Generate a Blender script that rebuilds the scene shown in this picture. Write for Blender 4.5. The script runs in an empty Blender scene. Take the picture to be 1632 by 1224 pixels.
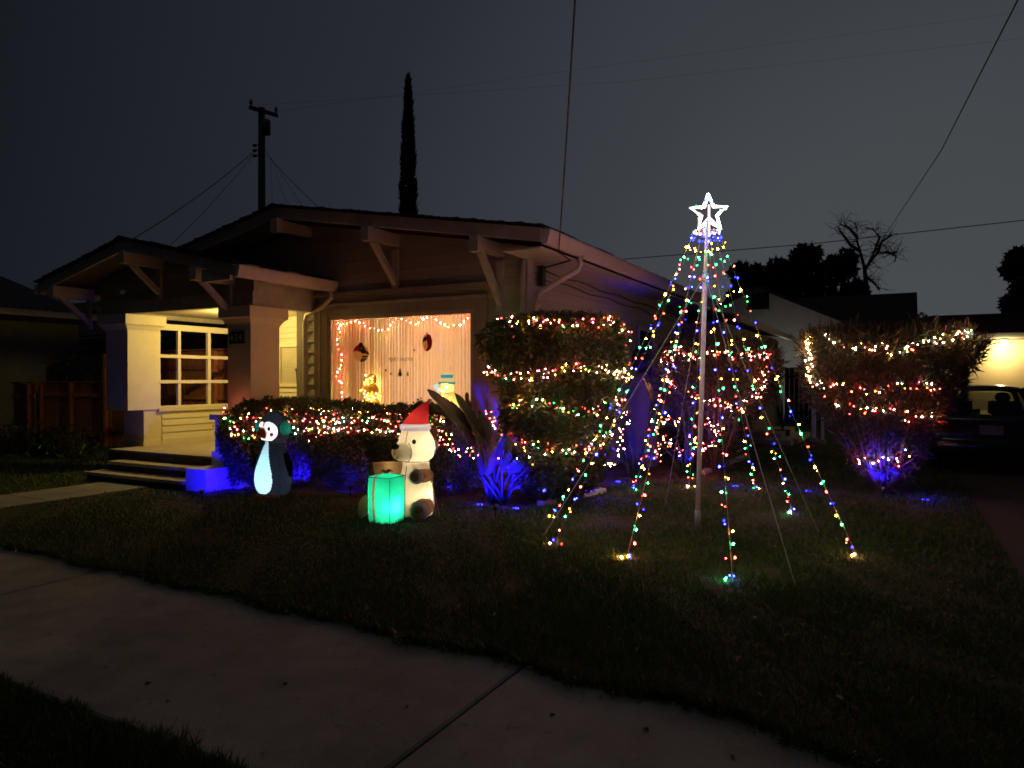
import bpy, bmesh, math, random
import numpy as np
from mathutils import Vector, Matrix, Euler
random.seed(7)
rng = np.random.default_rng(11)
R = math.radians
SC = bpy.context.scene
COL = SC.collection

# ------------------------------------------------------------------ camera
# world axes: x runs along the street (to the right), y into the lot, z up
F, CX, CY, EYE = 1140.0, 816.0, 612.0, 1.65
YAW, PITCH = R(28.36), -math.atan(8 / 1140)
cam = bpy.data.cameras.new('camera'); cam.sensor_width = 36; cam.lens = F / 1632 * 36
cam.clip_start = 0.05; cam.clip_end = 800
camo = bpy.data.objects.new('camera', cam); COL.objects.link(camo)
camo.location = (0, 0, EYE); camo.rotation_euler = (R(90) + PITCH, 0, YAW)
SC.camera = camo
# ------------------------------------------------------------------ render look
SC.render.engine = 'CYCLES'
SC.view_settings.view_transform = 'Standard'; SC.view_settings.look = 'None'
SC.view_settings.exposure = 0.0; SC.view_settings.gamma = 1.0
cy = SC.cycles
cy.use_denoising = True; cy.max_bounces = 6; cy.diffuse_bounces = 3; cy.glossy_bounces = 3
cy.transmission_bounces = 6; cy.transparent_max_bounces = 12; cy.sample_clamp_indirect = 1.5
cy.caustics_reflective = False; cy.caustics_refractive = False
cy.filter_width = 1.7
try: cy.use_light_tree = True
except Exception: pass

def yawrot(x, y):
    c, s = math.cos(YAW), math.sin(YAW)
    return (c * x - s * y, s * x + c * y)
def C(X, Y, z=0.0):                      # metres right of / ahead of the camera -> world
    x, y = yawrot(X, Y); return Vector((x, y, z))
def ray(px, py):
    x, y, z = (px - CX) / F, 1.0, (CY - py) / F
    c, s = math.cos(PITCH), math.sin(PITCH)
    y, z = c * y - s * z, s * y + c * z
    x, y = yawrot(x, y)
    return Vector((x, y, z))
O = Vector((0, 0, EYE))
def on_z(px, py, z=0.0): d = ray(px, py); return O + d * ((z - EYE) / d.z)
def on_v(px, py, v): d = ray(px, py); return O + d * (v / d.y)
def on_u(px, py, u): d = ray(px, py); return O + d * (u / d.x)
def at_d(px, py, Y): return O + ray(px, py) * Y

# ------------------------------------------------------------------ night sky: dark overcast lit by the town's glow
W = bpy.data.worlds.new('World'); SC.world = W; W.use_nodes = True
nt = W.node_tree; nt.nodes.clear()
tc = nt.nodes.new('ShaderNodeTexCoord'); vm = nt.nodes.new('ShaderNodeVectorMath'); vm.operation = 'DOT_PRODUCT'
gd = ray(1480, 560).normalized(); vm.inputs[1].default_value = gd
nrm = nt.nodes.new('ShaderNodeVectorMath'); nrm.operation = 'NORMALIZE'
mr = nt.nodes.new('ShaderNodeMapRange'); mr.inputs[1].default_value = -1; mr.inputs[2].default_value = 1
rp = nt.nodes.new('ShaderNodeValToRGB'); cr = rp.color_ramp
cr.elements[0].position = 0; cr.elements[0].color = (.0048, .0053, .0072, 1)
cr.elements[1].position = 1; cr.elements[1].color = (.058, .063, .068, 1)
for p, c in ((.70, (.0080, .0092, .0132, 1)), (.86, (.0180, .0205, .0285, 1)), (.955, (.037, .0412, .0490, 1))):
    e = cr.elements.new(p); e.color = c
nz = nt.nodes.new('ShaderNodeTexNoise'); nz.inputs['Scale'].default_value = 2.2; nz.inputs['Detail'].default_value = 3
mn = nt.nodes.new('ShaderNodeMapRange'); mn.inputs[3].default_value = .9; mn.inputs[4].default_value = 1.1
mx = nt.nodes.new('ShaderNodeMix'); mx.data_type = 'RGBA'; mx.blend_type = 'MULTIPLY'; mx.inputs[0].default_value = 1
bg = nt.nodes.new('ShaderNodeBackground'); wo = nt.nodes.new('ShaderNodeOutputWorld')
L = nt.links.new
L(tc.outputs['Generated'], nrm.inputs[0]); L(nrm.outputs[0], vm.inputs[0]); L(vm.outputs['Value'], mr.inputs[0])
L(mr.outputs[0], rp.inputs[0]); L(tc.outputs['Generated'], nz.inputs['Vector']); L(nz.outputs['Fac'], mn.inputs[0])
L(rp.outputs[0], mx.inputs[6]); L(mn.outputs[0], mx.inputs[7]); L(mx.outputs[2], bg.inputs['Color'])
bg.inputs['Strength'].default_value = 1.15; L(bg.outputs[0], wo.inputs[0])
# faint far street light from behind the camera, left
sl = bpy.data.lights.new('sun', 'SUN'); sl.energy = 0.052; sl.angle = R(8); sl.color = (.96, 1, .92)
so = bpy.data.objects.new('sun', sl); COL.objects.link(so)
so.rotation_euler = (R(18), 0, R(-28))

# ------------------------------------------------------------------ materials
MATS = {}
def mat(name, col, rough=.6, noise=0.0, scale=8.0, bump=0.0, bscale=None, metal=0.0, spec=.4, rnd=0.0, col2=None, stretch=None, trans=0.0):
    if name in MATS: return MATS[name]
    m = bpy.data.materials.new(name); m.use_nodes = True; n = m.node_tree; l = n.links.new
    b = n.nodes['Principled BSDF']; b.inputs['Roughness'].default_value = rough
    b.inputs['Metallic'].default_value = metal; b.inputs['Specular IOR Level'].default_value = spec
    b.inputs['Base Color'].default_value = (*col, 1)
    src = None
    if noise or col2 or bump:
        t = n.nodes.new('ShaderNodeTexCoord'); mp = n.nodes.new('ShaderNodeMapping')
        l(t.outputs['Object'], mp.inputs[0])
        if stretch: mp.inputs['Scale'].default_value = stretch
        z = n.nodes.new('ShaderNodeTexNoise'); z.inputs['Scale'].default_value = scale; z.inputs['Detail'].default_value = 6
        z.inputs['Roughness'].default_value = .65
        l(mp.outputs[0], z.inputs['Vector'])
        if noise or col2:
            c = n.nodes.new('ShaderNodeValToRGB')
            c2 = col2 or tuple(min(1, x * (1 + noise)) for x in col)
            c1 = col if col2 else tuple(x * (1 - noise) for x in col)
            c.color_ramp.elements[0].position = .32; c.color_ramp.elements[1].position = .68
            c.color_ramp.elements[0].color = (*c1, 1); c.color_ramp.elements[1].color = (*c2, 1)
            l(z.outputs['Fac'], c.inputs[0]); src = c.outputs[0]
        if bump:
            z2 = z
            if bscale:
                z2 = n.nodes.new('ShaderNodeTexNoise'); z2.inputs['Scale'].default_value = bscale; z2.inputs['Detail'].default_value = 5
                l(mp.outputs[0], z2.inputs['Vector'])
            bp = n.nodes.new('ShaderNodeBump'); bp.inputs['Strength'].default_value = bump; bp.inputs['Distance'].default_value = .02
            l(z2.outputs['Fac'], bp.inputs['Height']); l(bp.outputs[0], b.inputs['Normal'])
    if rnd:
        oi = n.nodes.new('ShaderNodeObjectInfo'); mr_ = n.nodes.new('ShaderNodeMapRange')
        mr_.inputs[3].default_value = 1 - rnd; mr_.inputs[4].default_value = 1 + rnd
        l(oi.outputs['Random'], mr_.inputs[0])
        mm = n.nodes.new('ShaderNodeMix'); mm.data_type = 'RGBA'; mm.blend_type = 'MULTIPLY'; mm.inputs[0].default_value = 1
        if src is None: mm.inputs[6].default_value = (*col, 1)
        else: l(src, mm.inputs[6])
        l(mr_.outputs[0], mm.inputs[7]); src = mm.outputs[2]
    if src is not None: l(src, b.inputs['Base Color'])
    if trans:
        tr = n.nodes.new('ShaderNodeBsdfTranslucent'); ms = n.nodes.new('ShaderNodeMixShader'); ms.inputs[0].default_value = trans
        tr.inputs['Color'].default_value = (*col, 1)
        if src is not None: l(src, tr.inputs['Color'])
        l(b.outputs[0], ms.inputs[1]); l(tr.outputs[0], ms.inputs[2]); l(ms.outputs[0], n.nodes['Material Output'].inputs[0])
    MATS[name] = m; return m
def leafmat(name, c1, c2, rough=.4, trans=.25, nscale=6.0):
    """leaf: colour varies per clump of the plant, glossy, lets some light through"""
    return mat(name, c1, rough, col2=c2, scale=nscale, trans=trans, spec=.45)
def fabric(name, col, trans=.75):
    m = bpy.data.materials.new(name); m.use_nodes = True; n = m.node_tree; l = n.links.new; n.nodes.clear()
    d = n.nodes.new('ShaderNodeBsdfDiffuse'); t = n.nodes.new('ShaderNodeBsdfTranslucent'); s = n.nodes.new('ShaderNodeMixShader')
    o = n.nodes.new('ShaderNodeOutputMaterial'); s.inputs[0].default_value = trans
    tcx = n.nodes.new('ShaderNodeTexCoord'); z = n.nodes.new('ShaderNodeTexNoise'); z.inputs['Scale'].default_value = 9; z.inputs['Detail'].default_value = 4
    b = n.nodes.new('ShaderNodeBump'); b.inputs['Strength'].default_value = .55; b.inputs['Distance'].default_value = .05
    l(tcx.outputs['Object'], z.inputs['Vector']); l(z.outputs['Fac'], b.inputs['Height'])
    l(b.outputs[0], d.inputs['Normal']); l(b.outputs[0], t.inputs['Normal'])
    d.inputs[0].default_value = (*col, 1); t.inputs[0].default_value = (*col, 1)
    l(d.outputs[0], s.inputs[1]); l(t.outputs[0], s.inputs[2]); l(s.outputs[0], o.inputs[0])
    MATS[name] = m; return m
def emit(name, col, k):
    m = bpy.data.materials.new(name); m.use_nodes = True; n = m.node_tree; n.nodes.clear()
    e = n.nodes.new('ShaderNodeEmission'); o = n.nodes.new('ShaderNodeOutputMaterial')
    e.inputs[0].default_value = (*col, 1); e.inputs[1].default_value = k
    n.links.new(e.outputs[0], o.inputs[0]); MATS[name] = m; return m
def glassmat(name, tint=(1, 1, 1), refl=.08):
    m = bpy.data.materials.new(name); m.use_nodes = True; n = m.node_tree; n.nodes.clear(); l = n.links.new
    t = n.nodes.new('ShaderNodeBsdfTransparent'); g = n.nodes.new('ShaderNodeBsdfGlossy'); s = n.nodes.new('ShaderNodeMixShader')
    fr = n.nodes.new('ShaderNodeFresnel'); fr.inputs[0].default_value = 1.5
    o = n.nodes.new('ShaderNodeOutputMaterial'); t.inputs[0].default_value = (*tint, 1); g.inputs['Roughness'].default_value = .02
    ge = n.nodes.new('ShaderNodeNewGeometry'); mu = n.nodes.new('ShaderNodeMath'); mu.operation = 'MULTIPLY'; iv = n.nodes.new('ShaderNodeMath'); iv.operation = 'SUBTRACT'; iv.inputs[0].default_value = 1
    l(ge.outputs['Backfacing'], iv.inputs[1]); l(fr.outputs[0], mu.inputs[0]); l(iv.outputs[0], mu.inputs[1])   # only the outer face mirrors: no false total reflection inside the thin pane
    l(mu.outputs[0], s.inputs[0]); l(t.outputs[0], s.inputs[1]); l(g.outputs[0], s.inputs[2]); l(s.outputs[0], o.inputs[0])
    MATS[name] = m; return m

PAINT = mat('house paint', (.36, .31, .25), .65, noise=.16, scale=3, bump=.15, bscale=40, rnd=.10, stretch=(.4, 1, 1))
TRIM = mat('trim paint', (.40, .355, .30), .6, noise=.16, scale=5, bump=.1, bscale=30)
TRIMD = mat('casing paint', (.30, .25, .19), .6, noise=.10, scale=5, bump=.1, bscale=30)
CREAM = mat('porch paint', (.62, .56, .40), .6, noise=.06, scale=4, bump=.12, bscale=35, rnd=.03)
GUTM = mat('gutter paint', (.58, .48, .42), .5, noise=.07, scale=6)
SHING = mat('shingle', (.035, .032, .034), .95, noise=.35, scale=30, bump=.5)
def concrete():
    m = bpy.data.materials.new('concrete'); m.use_nodes = True; n = m.node_tree; l = n.links.new; b = n.nodes['Principled BSDF']; b.inputs['Roughness'].default_value = .9
    g = n.nodes.new('ShaderNodeNewGeometry')
    def noise(sc, det, lo, hi, a, c):
        z = n.nodes.new('ShaderNodeTexNoise'); z.inputs['Scale'].default_value = sc; z.inputs['Detail'].default_value = det; z.inputs['Roughness'].default_value = .62
        l(g.outputs['Position'], z.inputs['Vector']); r = n.nodes.new('ShaderNodeMapRange'); r.inputs[1].default_value = lo; r.inputs[2].default_value = hi; r.inputs[3].default_value = a; r.inputs[4].default_value = c
        l(z.outputs['Fac'], r.inputs[0]); return r.outputs[0], z
    f1, _ = noise(.9, 6, .35, .65, .66, 1.18); f2, _ = noise(4.5, 6, .32, .68, .84, 1.1); f3, z3 = noise(70, 3, .62, .72, 1.0, .72); f4, _ = noise(11, 2, .64, .70, 1, .72)
    prev = None
    for f in (f1, f2, f3, f4):
        if prev is None: prev = f; continue
        q = n.nodes.new('ShaderNodeMath'); q.operation = 'MULTIPLY'; l(prev, q.inputs[0]); l(f, q.inputs[1]); prev = q.outputs[0]
    x = n.nodes.new('ShaderNodeMix'); x.data_type = 'RGBA'; x.blend_type = 'MULTIPLY'; x.inputs[0].default_value = 1; x.inputs[6].default_value = (.262, .258, .232, 1)
    l(prev, x.inputs[7]); l(x.outputs[2], b.inputs['Base Color'])
    bp = n.nodes.new('ShaderNodeBump'); bp.inputs['Strength'].default_value = .5; bp.inputs['Distance'].default_value = .01; l(z3.outputs['Fac'], bp.inputs['Height']); l(bp.outputs[0], b.inputs['Normal'])
    MATS['concrete'] = m; return m
CONC = concrete()
CONCD = mat('porch concrete', (.40, .34, .28), .9, noise=.12, scale=5, bump=.3, bscale=50)
CHEEK = mat('pedestal paint', (.55, .53, .50), .8, noise=.1, scale=4, bump=.2, bscale=30)
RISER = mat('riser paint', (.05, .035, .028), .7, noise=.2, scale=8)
FENCE = mat('fence wood', (.36, .13, .055), .85, noise=.28, scale=5, stretch=(6, 6, .6), rnd=.22, bump=.3, bscale=25)
SOIL = mat('soil', (.055, .038, .026), 1, noise=.4, scale=14, bump=1.0, bscale=30)
LAWNB = mat('lawn soil', (.030, .034, .012), 1, noise=.4, scale=9, bump=.8, bscale=60)
DRIVE = mat('driveway', (.062, .050, .046), .95, noise=.2, scale=6, bump=.4, bscale=60)
GRASS = leafmat('grass blade', (.034, .092, .016), (.080, .130, .034), rough=.6, trans=.2, nscale=2.0)
WOODD = mat('dark wood', (.045, .035, .028), .9, noise=.3, scale=6)
POLEW = mat('pole wood', (.05, .042, .036), .9, noise=.3, scale=6)
DARKM = mat('dark metal', (.02, .02, .022), .5)
GREYM = mat('grey metal', (.28, .28, .29), .45, metal=.3)
WHITEM = mat('white pole', (.72, .68, .66), .4, noise=.04, scale=6)
CORD = mat('cord', (.36, .35, .33), .5)
GCORD = mat('green cord', (.02, .045, .02), .5)
BLACKC = mat('black cable', (.01, .01, .011), .6)
PANE = glassmat('window glass')
BARK = mat('bark', (.07, .05, .035), .9, noise=.3, scale=10, bump=.5)
CANE = mat('cane', (.16, .105, .065), .7, noise=.25, scale=8)
LEAF1 = leafmat('shrub leaf', (.040, .065, .022), (.085, .11, .038), .32)
LEAF2 = leafmat('hedge leaf', (.040, .065, .022), (.080, .105, .038), .35)
LEAF3 = leafmat('strappy leaf', (.048, .048, .026), (.085, .078, .046), .35)
LEAF4 = leafmat('pale small leaf', (.13, .15, .11), (.22, .22, .19), .55)
LEAFP = leafmat('paddle leaf', (.045, .070, .045), (.070, .095, .065), .3, trans=.2, nscale=4)
LEAFD = leafmat('far tree leaf', (.020, .026, .014), (.036, .042, .022), .7)

# ------------------------------------------------------------------ objects
def Wm(o):
    m = o.matrix_basis.copy()
    if o.parent: m = Wm(o.parent) @ o.matrix_parent_inverse @ m
    return m
def attach(o, p, local=False):
    o.parent = p
    if not local: o.matrix_parent_inverse = Wm(p).inverted()
def tag(o, label=None, cat=None, group=None, kind=None):
    if label: o['label'] = label
    if cat: o['category'] = cat
    if group: o['group'] = group
    if kind: o['kind'] = kind
    return o
def thing(name, loc, label, cat, group=None, rz=0.0):
    o = bpy.data.objects.new(name, None); o.empty_display_size = .2; COL.objects.link(o)
    o.location = loc; o.rotation_euler = (0, 0, rz)
    return tag(o, label, cat, group)
def inst(name, me, parent=None, M=None, local=False):
    o = bpy.data.objects.new(name, me); COL.objects.link(o)
    if M is not None: o.matrix_basis = M
    if parent is not None: attach(o, parent, local)
    return o

def text_mesh(name, body, size, ext, m, M, center=False, spacing=1.0):
    cu = bpy.data.curves.new(name, 'FONT'); cu.body = body; cu.size = size; cu.extrude = ext; cu.space_character = spacing
    if center: cu.align_x = 'CENTER'
    t = bpy.data.objects.new(name, cu); COL.objects.link(t); dg = bpy.context.evaluated_depsgraph_get(); dg.update()
    me = bpy.data.meshes.new_from_object(t.evaluated_get(dg)); bpy.data.objects.remove(t); bpy.data.curves.remove(cu)
    me.name = name; me.materials.clear(); me.materials.append(m); return inst(name, me, None, M)

class MB:
    def __init__(s): s.v = []; s.f = []; s.m = []; s.mi = 0
    def add(s, vs, fs):
        k = len(s.v); s.v += [tuple(p) for p in vs]
        for f in fs: s.f.append([i + k for i in f]); s.m.append(s.mi)
    def box(s, c, d, rz=0.0, M=None, taper=None):
        hx, hy, hz = d[0] / 2, d[1] / 2, d[2] / 2; t = taper or 1
        vs = [Vector((sx * hx * (t if sz > 0 else 1), sy * hy * (t if sz > 0 else 1), sz * hz)) for sz in (-1, 1) for sx, sy in ((-1, -1), (1, -1), (1, 1), (-1, 1))]
        m = M or (Matrix.Translation(Vector(c)) @ Matrix.Rotation(rz, 4, 'Z'))
        s.add([m @ p for p in vs], [(3, 2, 1, 0), (4, 5, 6, 7), (0, 1, 5, 4), (1, 2, 6, 5), (2, 3, 7, 6), (3, 0, 4, 7)])
        return s
    def bb(s, a, b):        # box from two corners
        a, b = Vector(a), Vector(b); return s.box((a + b) / 2, [abs(x) for x in (b - a)])
    def beam(s, a, b, w, h, up=(0, 0, 1)):   # rectangular bar from a to b
        a, b = Vector(a), Vector(b); d = (b - a); L_ = d.length; d.normalize(); u = Vector(up)
        x = d.cross(u)
        if x.length < 1e-5: x = Vector((1, 0, 0))
        x.normalize(); z = x.cross(d)
        M = Matrix((x, d, z)).transposed().to_4x4(); M.translation = (a + b) / 2
        return s.box((0, 0, 0), (w, L_, h), M=M)
    def prism(s, poly, off):  # closed polygon (3D points) extruded by vector
        n = len(poly); off = Vector(off); a = [Vector(p) for p in poly]; b = [p + off for p in a]
        s.add(a + b, [tuple(range(n))[::-1], tuple(range(n, 2 * n))] + [(i, (i + 1) % n, n + (i + 1) % n, n + i) for i in range(n)])
        return s
    def loft(s, rings, cap=True, closed=True):
        n = len(rings[0]); k = len(rings); vs = [p for r in rings for p in r]; fs = []
        for j in range(k - 1):
            for i in range(n if closed else n - 1):
                i2 = (i + 1) % n
                fs.append((j * n + i, j * n + i2, (j + 1) * n + i2, (j + 1) * n + i))
        if cap: fs += [tuple(range(n))[::-1], tuple(range((k - 1) * n, k * n))]
        s.add(vs, fs); return s
    def tube(s, pts, r, n=6, cap=True):
        pts = [Vector(p) for p in pts]; rs = r if isinstance(r, (list, tuple)) else [r] * len(pts); rings = []
        ref = Vector((0, 0, 1))
        for i, p in enumerate(pts):
            d = (pts[min(i + 1, len(pts) - 1)] - pts[max(i - 1, 0)])
            if d.length < 1e-9: d = Vector((0, 0, 1))
            d.normalize(); x = d.cross(ref)
            if x.length < .05: x = d.cross(Vector((0, 1, 0)))
            x.normalize(); y = x.cross(d)
            rings.append([p + (x * math.cos(2 * math.pi * k / n) + y * math.sin(2 * math.pi * k / n)) * rs[i] for k in range(n)])
        return s.loft(rings, cap)
    def ell(s, c, r, n=16, k=10, M=None):
        c = Vector(c); r = (r, r, r) if isinstance(r, (int, float)) else r; rings = []
        for j in range(k + 1):
            t = math.pi * j / k; zz = -math.cos(t); q = max(math.sin(t), 1e-3)
            ring = [Vector((q * r[0] * math.cos(2 * math.pi * i / n), q * r[1] * math.sin(2 * math.pi * i / n), zz * r[2])) for i in range(n)]
            rings.append([(M @ p if M else p) + c for p in ring])
        return s.loft(rings)
    def disc(s, c, nrm, r, n=16, r2=None):
        c = Vector(c); d = Vector(nrm).normalized(); x = d.cross(Vector((0, 0, 1)))
        if x.length < .05: x = Vector((1, 0, 0))
        x.normalize(); y = x.cross(d)
        s.add([c + x * math.cos(2 * math.pi * i / n) * r + y * math.sin(2 * math.pi * i / n) * (r2 or r) for i in range(n)], [tuple(range(n))]); return s
    def build(s, name, mats, parent=None, smooth=False, local=False):
        me = bpy.data.meshes.new(name); me.from_pydata(s.v, [], s.f); me.validate()
        for m in (mats if isinstance(mats, (list, tuple)) else [mats]): me.materials.append(m)
        if len(me.materials) > 1: me.polygons.foreach_set('material_index', s.m[:len(me.polygons)])
        bm = bmesh.new(); bm.from_mesh(me); bmesh.ops.recalc_face_normals(bm, faces=bm.faces); bm.to_mesh(me); bm.free()
        if smooth: me.polygons.foreach_set('use_smooth', [True] * len(me.polygons))
        me.update(); return inst(name, me, parent, None, local)

def tri_mesh(name, verts, tris, m, parent=None, kind=None, smooth=False):
    verts = np.ascontiguousarray(verts, np.float32); tris = np.ascontiguousarray(tris, np.int32)
    me = bpy.data.meshes.new(name); n = len(tris)
    me.vertices.add(len(verts)); me.vertices.foreach_set('co', verts.ravel())
    me.loops.add(n * 3); me.loops.foreach_set('vertex_index', tris.ravel())
    me.polygons.add(n); me.polygons.foreach_set('loop_start', np.arange(0, n * 3, 3, dtype=np.int32))
    me.update(calc_edges=True); me.materials.append(m)
    o = inst(name, me, parent)
    if kind: o['kind'] = kind
    return o
def leaves(P, T, N, ln, wd, fold=.25):
    """kite leaf per point: base P, direction T, normal N -> verts, tris"""
    T = T / np.linalg.norm(T, axis=1, keepdims=True)
    N = N - T * (N * T).sum(1, keepdims=True); N /= np.linalg.norm(N, axis=1, keepdims=True) + 1e-9
    S = np.cross(T, N); ln = ln[:, None]; wd = wd[:, None]
    a = P; b = P + T * ln * .45 + S * wd * .5 + N * wd * fold; c = P + T * ln - N * ln * .12; d = P + T * ln * .45 - S * wd * .5 + N * wd * fold
    V = np.stack([a, b, c, d], 1).reshape(-1, 3); k = np.arange(len(P))[:, None] * 4
    return V, np.concatenate([k + [0, 1, 2], k + [0, 2, 3]], 0)
def rdir(n):
    d = rng.normal(size=(n, 3)); return d / np.linalg.norm(d, axis=1, keepdims=True)

# ================================================================== GROUND
def sheet(name, poly, z, m, thick=0.0, kind='structure'):
    b = MB()
    if thick: b.prism([(x, y, z - thick) for x, y in poly], (0, 0, thick))
    else: b.add([(x, y, z) for x, y in poly], [tuple(range(len(poly)))])
    return tag(b.build(name, m), kind=kind)
sheet('ground', [(-400, -200), (400, -200), (400, 400), (-400, 400)], -.03, mat('far ground', (.03, .028, .02), 1, noise=.3, scale=.5))
EDGE_U, EDGE_V = [-40, -7, -2, -.5, -.2, .3, .9], [4.94, 3.82, 3.65, 3.54, 3.42, 3.30, 3.22]      # lawn edge creeping over the sidewalk
def edge_v(u): return np.interp(u, EDGE_U, EDGE_V)
sheet('lawn', list(zip(EDGE_U, EDGE_V)) + [(.9, 40), (-40, 40)], .016, LAWNB)
sheet('verge_lawn', [(-40, .3), (12, .3), (12, 2.10), (-40, 2.10)], -.006, LAWNB)
sheet('driveway', [(.902, 4.32), (5.6, 4.32), (5.6, 30), (.902, 30)], .008, DRIVE)
sheet('street', [(-60, -12), (60, -12), (60, .1), (-60, .1)], -.02, mat('asphalt', (.05, .05, .052), .9, noise=.2, scale=20, bump=.4))
sw = tag(MB().bb((-40, 2.14, -.028), (14, 4.2, -.012)).build('sidewalk', SOIL), kind='structure')
slab = MB(); w_ = 4.1
e_ = .012; x0, x1, y0, y1, zt, zb = 0, w_ - .016, 2.105, 4.3, .0, -.05
slab.add([(x0, y0, zb), (x1, y0, zb), (x1, y1, zb), (x0, y1, zb), (x0, y0, zt - e_), (x1, y0, zt - e_), (x1, y1, zt - e_), (x0, y1, zt - e_),
          (x0 + e_, y0 + e_, zt), (x1 - e_, y0 + e_, zt), (x1 - e_, y1 - e_, zt), (x0 + e_, y1 - e_, zt)],
         [(0, 1, 5, 4), (1, 2, 6, 5), (2, 3, 7, 6), (3, 0, 4, 7), (4, 5, 9, 8), (5, 6, 10, 9), (6, 7, 11, 10), (7, 4, 8, 11), (8, 9, 10, 11)])
so_ = slab.build('slab', CONC, sw)
so_.matrix_basis = Matrix.Translation((-1.875, 0, .012))
for i in (-6, -5, -4, -3, -2, -1, 1, 2):
    inst('slab', so_.data, sw, Matrix.Translation((-1.875 + i * w_, 0, .012 + .003 * math.sin(i * 3))))
pth = tag(MB().bb((-11.05, 4.0, -.03), (-9.9, 6.9, .017)).build('path', SOIL), kind='structure')
ps = MB().bb((-11.02, 4.02, -.02), (-9.93, 5.44, .028)).build('path_slab', CONC, pth)
inst('path_slab', ps.data, pth, Matrix.Translation((0, 1.435, 0)))

# planting bed with its curved edge
bed_px = [(300, 772), (420, 786), (540, 792), (640, 800), (740, 803), (800, 815), (850, 812), (900, 797), (960, 779), (1060, 772), (1130, 771), (1180, 742)]
bed = [on_z(*p) for p in bed_px]
bedpoly = [(p.x, p.y) for p in bed] + [(-3.2, 18), (-4.6, 18), (-4.6, 9.25), (-9.2, 9.25), (-9.2, 7.6)]
sheet('planting_bed', bedpoly, .022, SOIL)
def in_poly(px, py, poly):
    ins = np.zeros(len(px), bool); n = len(poly)
    for i in range(n):
        x1, y1 = poly[i]; x2, y2 = poly[(i + 1) % n]
        c = ((y1 > py) != (y2 > py)) & (px < (x2 - x1) * (py - y1) / (y2 - y1 + 1e-12) + x1)
        ins ^= c
    return ins
# dry twigs and dead leaves on the bed
n = 2600; bx = rng.uniform(-9.5, -1.5, n); by = rng.uniform(6.6, 13, n); k = in_poly(bx, by, bedpoly)
P = np.stack([bx[k], by[k], np.full(k.sum(), .03)], 1); n = len(P)
T = rdir(n); T[:, 2] *= .25; N = np.tile([0, 0, 1.], (n, 1)) + rdir(n) * .5
V_, T_ = leaves(P, T, N, rng.uniform(.04, .11, n), rng.uniform(.012, .035, n))
tag(tri_mesh('leaf_litter', V_, T_, mat('dead leaf', (.12, .075, .04), .8, noise=.4, scale=5)), kind='stuff')

# edging stones of the bed
def edging(a, b, label):
    a, b = on_z(*a), on_z(*b); e = MB().beam((a.x, a.y, .03), (b.x, b.y, .03), .13, .10).build('garden_edging', CHEEK)
    tag(e, label, 'edging', 'edging stones of the planting bed')
edging((868, 791), (953, 787), 'low concrete edging strip lit blue at the foot of the trimmed round shrub')
edging((1118, 758), (1190, 731), 'low grey edging strip at the bed corner beside the side steps')
edging((862, 809), (960, 786), 'tan edging strip curving round the front of the planting bed')

# ---- grass blades
def blades(n, box, keep, hmin, hmax, z0=.012):
    (x0, x1, y0, y1) = box
    x = rng.uniform(x0, x1, n * 3); y = rng.uniform(y0, y1, n * 3)
    d2 = x * x + y * y
    p = np.clip((30.0 / d2), .06, 1)
    k = (rng.random(n * 3) < p) & keep(x, y)
    X, Y = yaw_inv(x, y); k &= (np.abs(X) < .78 * Y + .6) & (Y > 1.2)
    x, y = x[k][:n], y[k][:n]; m = len(x)
    h = rng.uniform(hmin, hmax, m) * (1 + .35 * np.sin(x * 1.3 + 2 * np.sin(y * 1.1)) * np.sin(y * 1.7) + .25 * np.sin(x * 3.1 + y * 1.7) + .2 * np.sin(x * 9 + y * 7))
    d = np.sqrt(x * x + y * y); w = .0022 + .0006 * d
    a = rng.uniform(0, 2 * np.pi, m); lean = rng.uniform(.1, .9, m); b = rng.uniform(0, 2 * np.pi, m)
    P = np.stack([x, y, np.full(m, z0)], 1); S = np.stack([np.cos(a), np.sin(a), 0 * a], 1) * w[:, None]
    tip = P + np.stack([np.cos(b) * h * lean, np.sin(b) * h * lean, h * np.sqrt(1 - .6 * lean * lean)], 1)
    V = np.stack([P - S, P + S, tip], 1).reshape(-1, 3)
    return V, np.arange(m * 3).reshape(-1, 3)
def yaw_inv(x, y):
    c, s = math.cos(YAW), math.sin(YAW); return c * x + s * y, -s * x + c * y
def keep_lawn(x, y):
    wob = .035 * np.sin(x * 5.3) + .03 * np.sin(x * 13.1) + .02 * np.sin(x * 31)
    pathm = (x > -11.06) & (x < -9.9) & (y < 7.0)
    steps = (x > -11.8) & (x < -8.9) & (y > 6.75)
    fill = np.sin(x * 1.9 + 1) * np.sin(y * 2.3) + .6 * np.sin(x * 5.1 + y * 3) * np.sin(y * 4.7) + rng.normal(0, .45, len(x)) > -.95
    return (y > edge_v(x) - .03 + wob) & (x < .88) & ~in_poly(x, y, bedpoly) & ~pathm & ~steps & fill
V_, T_ = blades(330000, (-22, .9, 3.15, 17), keep_lawn, .025, .065)
tag(tri_mesh('lawn_grass', V_, T_, GRASS), 'short dark green lawn grass in front of the house', 'grass', kind='stuff')
V_, T_ = blades(60000, (-8, 2, .8, 2.14), lambda x, y: y < 2.12 + .03 * np.sin(x * 6) + .025 * np.sin(x * 17), .03, .075, -.006)
tag(tri_mesh('verge_grass', V_, T_, GRASS), 'dark verge grass along the street side of the sidewalk', 'grass', kind='stuff')
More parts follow.
